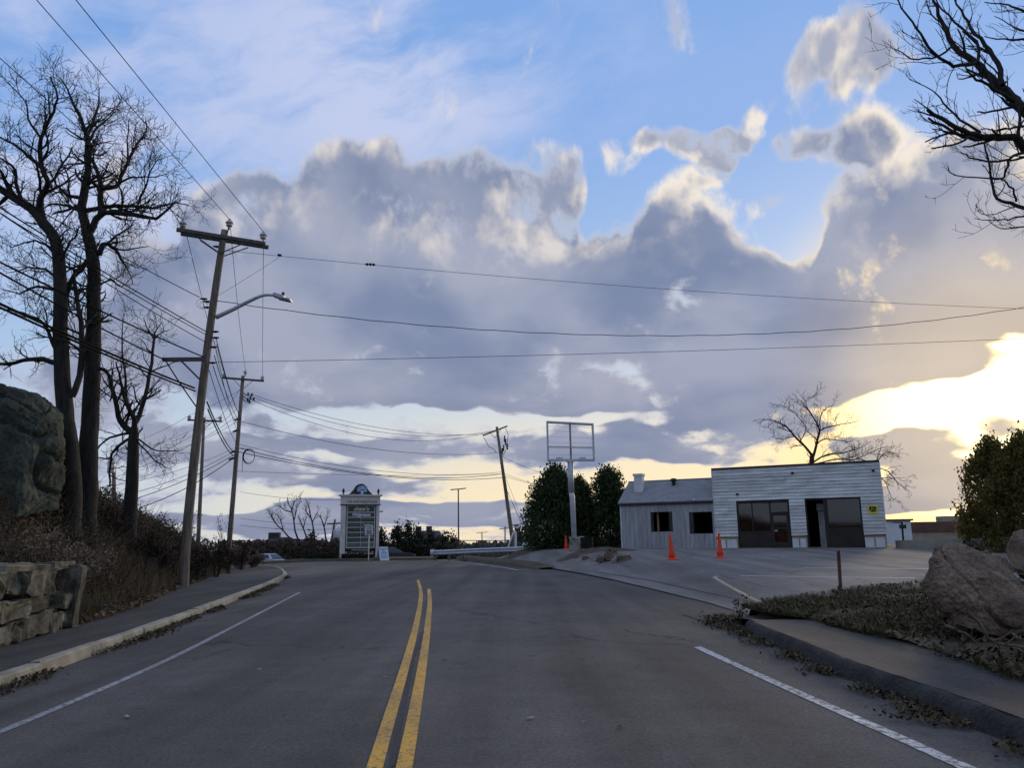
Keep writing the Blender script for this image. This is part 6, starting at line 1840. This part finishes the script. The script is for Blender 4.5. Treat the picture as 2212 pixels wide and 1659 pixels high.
ever = [(822, 84, 1152, .9), (858, 82, 1146, 1.0), (882, 84, 1140, 1.1), (905, 86, 1152, .9), (930, 88, 1158, .9), (960, 86, 1160, 1.0), (980, 88, 1166, .8), (672, 90, 1158, .9), (1140, 80, 1145, 1.1), (1122, 84, 1150, .9)]
lbls = ['small rough evergreen close beside the plaza sign', 'ragged juniper behind the parked dark car', 'tallest ragged evergreen between plaza sign and guardrail', 'ragged evergreen before the long roofed house', 'low ragged evergreen under the long roofed house', 'dense low evergreen by the plaza light post', 'smallest evergreen at the foot of the plaza light post', 'dark evergreen among the bare saplings', 'dark bushy tree beside the broad arborvitae', 'dark bushy tree next to the leaning pole']
for i, ((px, Y, top, r_), lb_) in enumerate(zip(ever, lbls)):
    b_ = at(px, 1180, Y); h_ = P(px, top, Y).z - b_[2]
    evergreen('evergreen_tree', lb_, b_, h_, r_ * 1.1, M_DARKG, 110, 16, .26, 400 + i, prof=[(0, .8), (.3, 1.0), (.55, .85), (.8, .5), (1.0, .1)], trunk_r=.12)
FAR = dict(dens=[2.2, 2.6, 2.4], len=[1.2, .75, .5], spread=(.4, .9), wig=.25, trop=.06, up=.15, rmin=.016, flat=.3)
def Z9(l): return [(492 + x * .1359, 1038 + y * .1359) for x, y in l]
for i, (lb_, tr, lm) in enumerate((
    ('bare sapling leaning left over the far house roof', [(1120, 990), (1000, 930), (880, 800), (760, 680), (640, 480)], [[(760, 680), (700, 560), (720, 500)], [(880, 800), (840, 640), (780, 540)]]),
    ('tallest bare sapling beside the far house', [(1140, 1000), (1110, 920), (1070, 800), (1050, 650), (1020, 480), (960, 360), (950, 270)], [[(1050, 650), (1090, 480), (1110, 390), (1180, 330)], [(1020, 500), (920, 480), (800, 400), (770, 420)], [(1020, 480), (1060, 340), (1130, 260)]]),
    ('bare sapling with a few clinging leaves near the far house', [(1270, 1010), (1250, 900), (1200, 760), (1150, 640), (1120, 560)], [[(1200, 760), (1230, 650), (1250, 570)]]),
    ('slim bare sapling standing left of the transformer pole', [(1390, 1000), (1380, 920), (1360, 760), (1320, 580), (1290, 430), (1270, 360)], [[(1320, 600), (1240, 480), (1230, 400)], [(1340, 680), (1400, 560), (1440, 500)]]),
    ('thin bare sapling right beside the transformer pole', [(1560, 1000), (1555, 900), (1530, 740), (1490, 620), (1450, 560)], [[(1530, 740), (1570, 620), (1600, 560)]]))):
    photo_tree('bare_sapling', lb_, 'tree', 89.0 + i * .5, Z9(tr), .14, .04, [(Z9(l), .07, .02) for l in lm], FAR, 500 + i, depth=1.0, twig=M_TWIG, bark=mat('sapling_bark', (.05, .04, .035), .9, .3), levels=2)
shrub('round_shrub', 'rounded bare brown shrub behind the chain-link fence', 1056, 1180, 110, 2.9, .75, 34, M_BROWNS, 900, .22, 610, twig=dict(dens=[2.2, 2.4], len=[.8, .45], spread=(.35, .9), wig=.25, trop=.04, up=.2, rmin=.016, bare=.2))
shrub('round_shrub', 'smaller bare brown shrub behind the chain-link fence', 1086, 1180, 112, 2.1, .7, 22, M_BROWNS, 500, .22, 611, twig=dict(dens=[2.2, 2.4], len=[.8, .45], spread=(.35, .9), wig=.25, trop=.04, up=.2, rmin=.016, bare=.2))
# far houses
M_HWALL = mat('house_wall', (.16, .15, .15), .9, .2, 1, 10, .1)
M_HROOF = mat('house_roof', (.055, .048, .050), .9, .2, 1, 10, .1)
def house(label, px0, px1, pe, pr, Y, chims, dep=7.0):
    a, b = P(px0, pe, Y), P(px1, pe, Y); zr = P((px0 + px1) / 2, pr, Y + dep / 2).z; z0 = hf(a.x, a.y) - .2
    e = empty('house', ((a.x + b.x) / 2, Y, z0), label, 'house')
    MB().box(((a.x + b.x) / 2, Y + dep / 2, (z0 + a.z) / 2), (b.x - a.x, dep, a.z - z0)).build('wall', M_HWALL, e)
    L_ = b.x - a.x
    vs = [Vector((a.x - .3, Y - .3, a.z - .1)), Vector((b.x + .3, Y - .3, a.z - .1)), Vector((b.x + .3, Y + dep + .3, a.z - .1)), Vector((a.x - .3, Y + dep + .3, a.z - .1)), Vector((a.x + L_ * .22, Y + dep / 2, zr)), Vector((b.x - L_ * .10, Y + dep / 2, zr))]
    rf = MB().add(vs, [(0, 1, 5, 4), (2, 3, 4, 5), (1, 2, 5), (3, 0, 4), (0, 3, 2, 1)]).build('roof', M_HROOF, e)
    for px in chims:
        q = P(px, pr, Y + dep / 2); MB().box((q.x, q.y, zr + .1), (.9, .8, 1.3)).build('chimney', M_HROOF, rf)
    for k in range(3):
        x = a.x + L_ * (.2 + .3 * k); w_ = MB().box((x, Y - .01, a.z - 1.0), (1.0, .06, 1.3)).build('window', M_DARK, e)
        MB().box((x, Y - .05, a.z - 1.0), (.9, .02, .06)).build('window_bar', M_PLASTER, w_)
house('dark roofed house with two chimneys behind the bare saplings', 560, 620, 1177, 1161, 125, (587, 599))
house('lower house wing roof behind the tall bare sapling', 618, 650, 1178, 1165, 127, ())
house('long roofed house on the rise behind the ragged evergreens', 893, 950, 1160, 1147, 130, (904, 927))
# plaza light posts
def lightpost(label, x, ytop, ybot, Y, arm, r_=.09, heads=2):
    b_ = P(x, ybot, Y); b_.z = hf(b_.x, b_.y); t = P(x - 1, ytop, Y)
    e = empty('light_post', b_, label, 'light post')
    MB().tube([b_ + Vector((0, 0, -.2)), t], [r_, r_ * .75], 8).build('post', M_BLACK if heads == 2 else M_FLASH, e)
    MB().box(b_ + Vector((0, 0, .35)), (.5, .5, .8)).build('footing', M_CONC, e)
    for s_ in ((-1, 1) if heads == 2 else (1,)):
        MB().beam(t, t + Vector((s_ * arm, .1, .10 * (1 if s_ > 0 else -.4))), .25, .10).build('lamp_head', M_FLASH, e)
    return e
lightpost('tall plaza light post with twin flat heads behind the guardrail end', 991, 1057, 1182, 88, .85)
lightpost('small far twin-headed light post beyond the chain-link fence', 1042, 1151, 1180, 150, 1.0, .12)
lightpost('twin-headed light post just past the leaning pole', 1114, 1134, 1180, 118, .95, .12)
lightpost('light post mostly hidden behind the plaza sign', 811, 1107, 1185, 84, .85, .09, 1)
# chain-link fence
fc = empty('chain_link_fence', P(1060, 1183, 76), 'low chain-link fence with dark rail behind the guardrail', 'fence')
f0, f1 = P(986, 1168, 76), P(1160, 1168, 76)
gz_ = hf(f0.x, 76)
MB().tube([f0, f1], .04, 6).build('top_rail', M_BLACK, fc)
for t in (.01, .25, .5, .75, .99):
    q = f0.lerp(f1, t); MB().tube([Vector((q.x, q.y, gz_ - .3)), q], .045, 6).build('post', M_BLACK, fc)
T = Tubes(); L_ = f1.x - f0.x; hh = f0.z - gz_
for k in range(int(L_ / .16)):
    x = f0.x + k * .16
    for s_ in (-1, 1):
        x1 = x + s_ * hh
        T.add([Vector((x, 76.0 + .01 * s_, gz_)), Vector((x + s_ * hh * .5, 76.0 + .01 * s_, gz_ + hh * .5)), Vector((min(max(x1, f0.x), f1.x), 76 + .01 * s_, gz_ + hh))], [.004] * 3, 3)
tag(T.build('mesh', M_GALV, fc), kind='stuff')
# white things by the fence
wt = empty('camper_shell', P(1141, 1184, 70), 'white truck camper shell behind the guardrail', 'camper shell')
a, b = P(1128, 1183, 70), P(1154, 1172, 70); z_ = hf(a.x, 70)
bx_m = MB(); w_ = b.x - a.x
bx_m.prism([(a.x, 70, z_ - .1), (b.x, 70, z_ - .1), (b.x - .12, 70, b.z - .1), (b.x - .25, 70, b.z), (a.x + .15, 70, b.z), (a.x + .05, 70, b.z - .15)], (0, 2.0, 0))
bx_m.build('shell', M_PLASTER, wt, fix=True)
MB().box(((a.x + b.x) / 2 + .1, 69.985, b.z - .30), (w_ * .5, .03, .26)).build('window', mat('tinted', (.12, .13, .15), .3, .1), wt)
hr = empty('white_handrail', P(1108, 1182, 71), 'white painted handrail frame next to the leaning pole', 'handrail')
MB().tube([P(1098, 1182, 71), P(1109, 1150, 71), P(1115, 1149, 71)], .09, 6).build('slant_bar', M_PLASTER, hr); MB().tube([P(1114, 1149, 71), P(1114, 1183, 71)], .12, 6).build('upright', M_PLASTER, hr)

# ------------------------------------------------------------------ parked cars
M_TYRE = mat('tyre', (.02, .02, .02), .9, .1); M_RIM = mat('rim', (.35, .36, .38), .4, .1, metal=.6)
M_CARGL = mat('car_glass', (.03, .035, .04), .08, .05, spec=.6)
def car(label, paintm, loc, rz):
    e = empty('parked_car', loc, label, 'car', rz=rz)
    W2 = .88
    low = [(-2.15, .32), (-2.2, .62), (-2.12, .88), (-1.3, .95), (1.0, .95), (1.9, .82), (2.15, .66), (2.18, .34), (1.75, .26), (-1.8, .26)]
    vs = []
    for s_ in (-1, 1):
        for (x, z) in low: vs.append((x, s_ * W2 * (1.0 if z > .3 else .93) * (.94 if abs(x) > 2.1 else 1), z))
    n = len(low)
    MB().add(vs, [tuple(range(n)), tuple(range(2 * n - 1, n - 1, -1))] + [(i, n + i, n + (i + 1) % n, (i + 1) % n) for i in range(n)]).build('body', paintm, e, local=True, fix=True, bevel=.03)
    cab = [(-1.85, .93), (-1.35, 1.40), (-.9, 1.47), (.1, 1.46), (.95, .94)]
    vs = []
    for s_ in (-1, 1):
        for (x, z) in cab: vs.append((x, s_ * (W2 - .06 - .20 * (z - .93) / .54), z))
    n = len(cab)
    MB().add(vs, [tuple(range(n)), tuple(range(2 * n - 1, n - 1, -1))] + [(i, n + i, n + (i + 1) % n, (i + 1) % n) for i in range(n)]).build('cabin', paintm, e, local=True, fix=True, bevel=.03)
    for s_ in (-1, 1):
        yy = lambda z: s_ * (W2 - .045 - .20 * (z - .93) / .54)
        for q in ([(-1.5, 1.0), (-1.25, 1.36), (-.62, 1.40), (-.62, 1.0)], [(-.52, 1.0), (-.52, 1.40), (.06, 1.39), (.72, 1.0)]):
            MB().prism([(x, yy(z), z) for x, z in q], (0, s_ * .012, 0)).build('side_window', M_CARGL, e, local=True, fix=True)
        for x in (-1.35, 1.35):
            w_ = MB().lathe((x, s_ * .72, .32), [(.18, -.09), (.31, -.09), (.33, -.04), (.33, .06), (.31, .10), (.18, .10)], 18, axis=(0, s_, 0)).build('wheel', M_TYRE, e, local=True)
            MB().lathe((x, s_ * .72, .32), [(.20, .095), (.19, .12), (.05, .13)], 14, axis=(0, s_, 0)).build('rim', M_RIM, w_, local=True)
        MB().box((-2.17, s_ * .66, .74), (.08, .30, .16)).build('tail_light', mat('tail_red', (.45, .03, .02), .3, .05), e, local=True)
        MB().box((2.10, s_ * .62, .66), (.16, .34, .13)).build('headlight', mat('headlight', (.6, .6, .6), .2, .05), e, local=True)
    MB().prism([(.18, -.62, 1.43), (.18, .62, 1.43), (.90, .74, 1.0), (.90, -.74, 1.0)], (.015, 0, .012)).build('windscreen', M_CARGL, e, local=True, fix=True)
    MB().prism([(-1.42, -.60, 1.38), (-1.42, .60, 1.38), (-1.82, .72, 1.0), (-1.82, -.72, 1.0)], (-.015, 0, .012)).build('rear_window', M_CARGL, e, local=True, fix=True)
    return e
q = P(846, 1190, 79); car('dark parked car nosing out from behind the board sign', mat('dark_car_paint', (.05, .052, .058), .3, .1, 2, 20, .03, coat=.4), (q.x, q.y, hf(q.x, q.y) + .02), R(25))
q = P(566, 1205, 80); car('silver car cresting the bend beyond the end of the bank', mat('silver_car_paint', (.55, .56, .58), .3, .06, 2, 20, .03, metal=.4, coat=.4), (q.x, q.y, hf(q.x, q.y)), R(160))
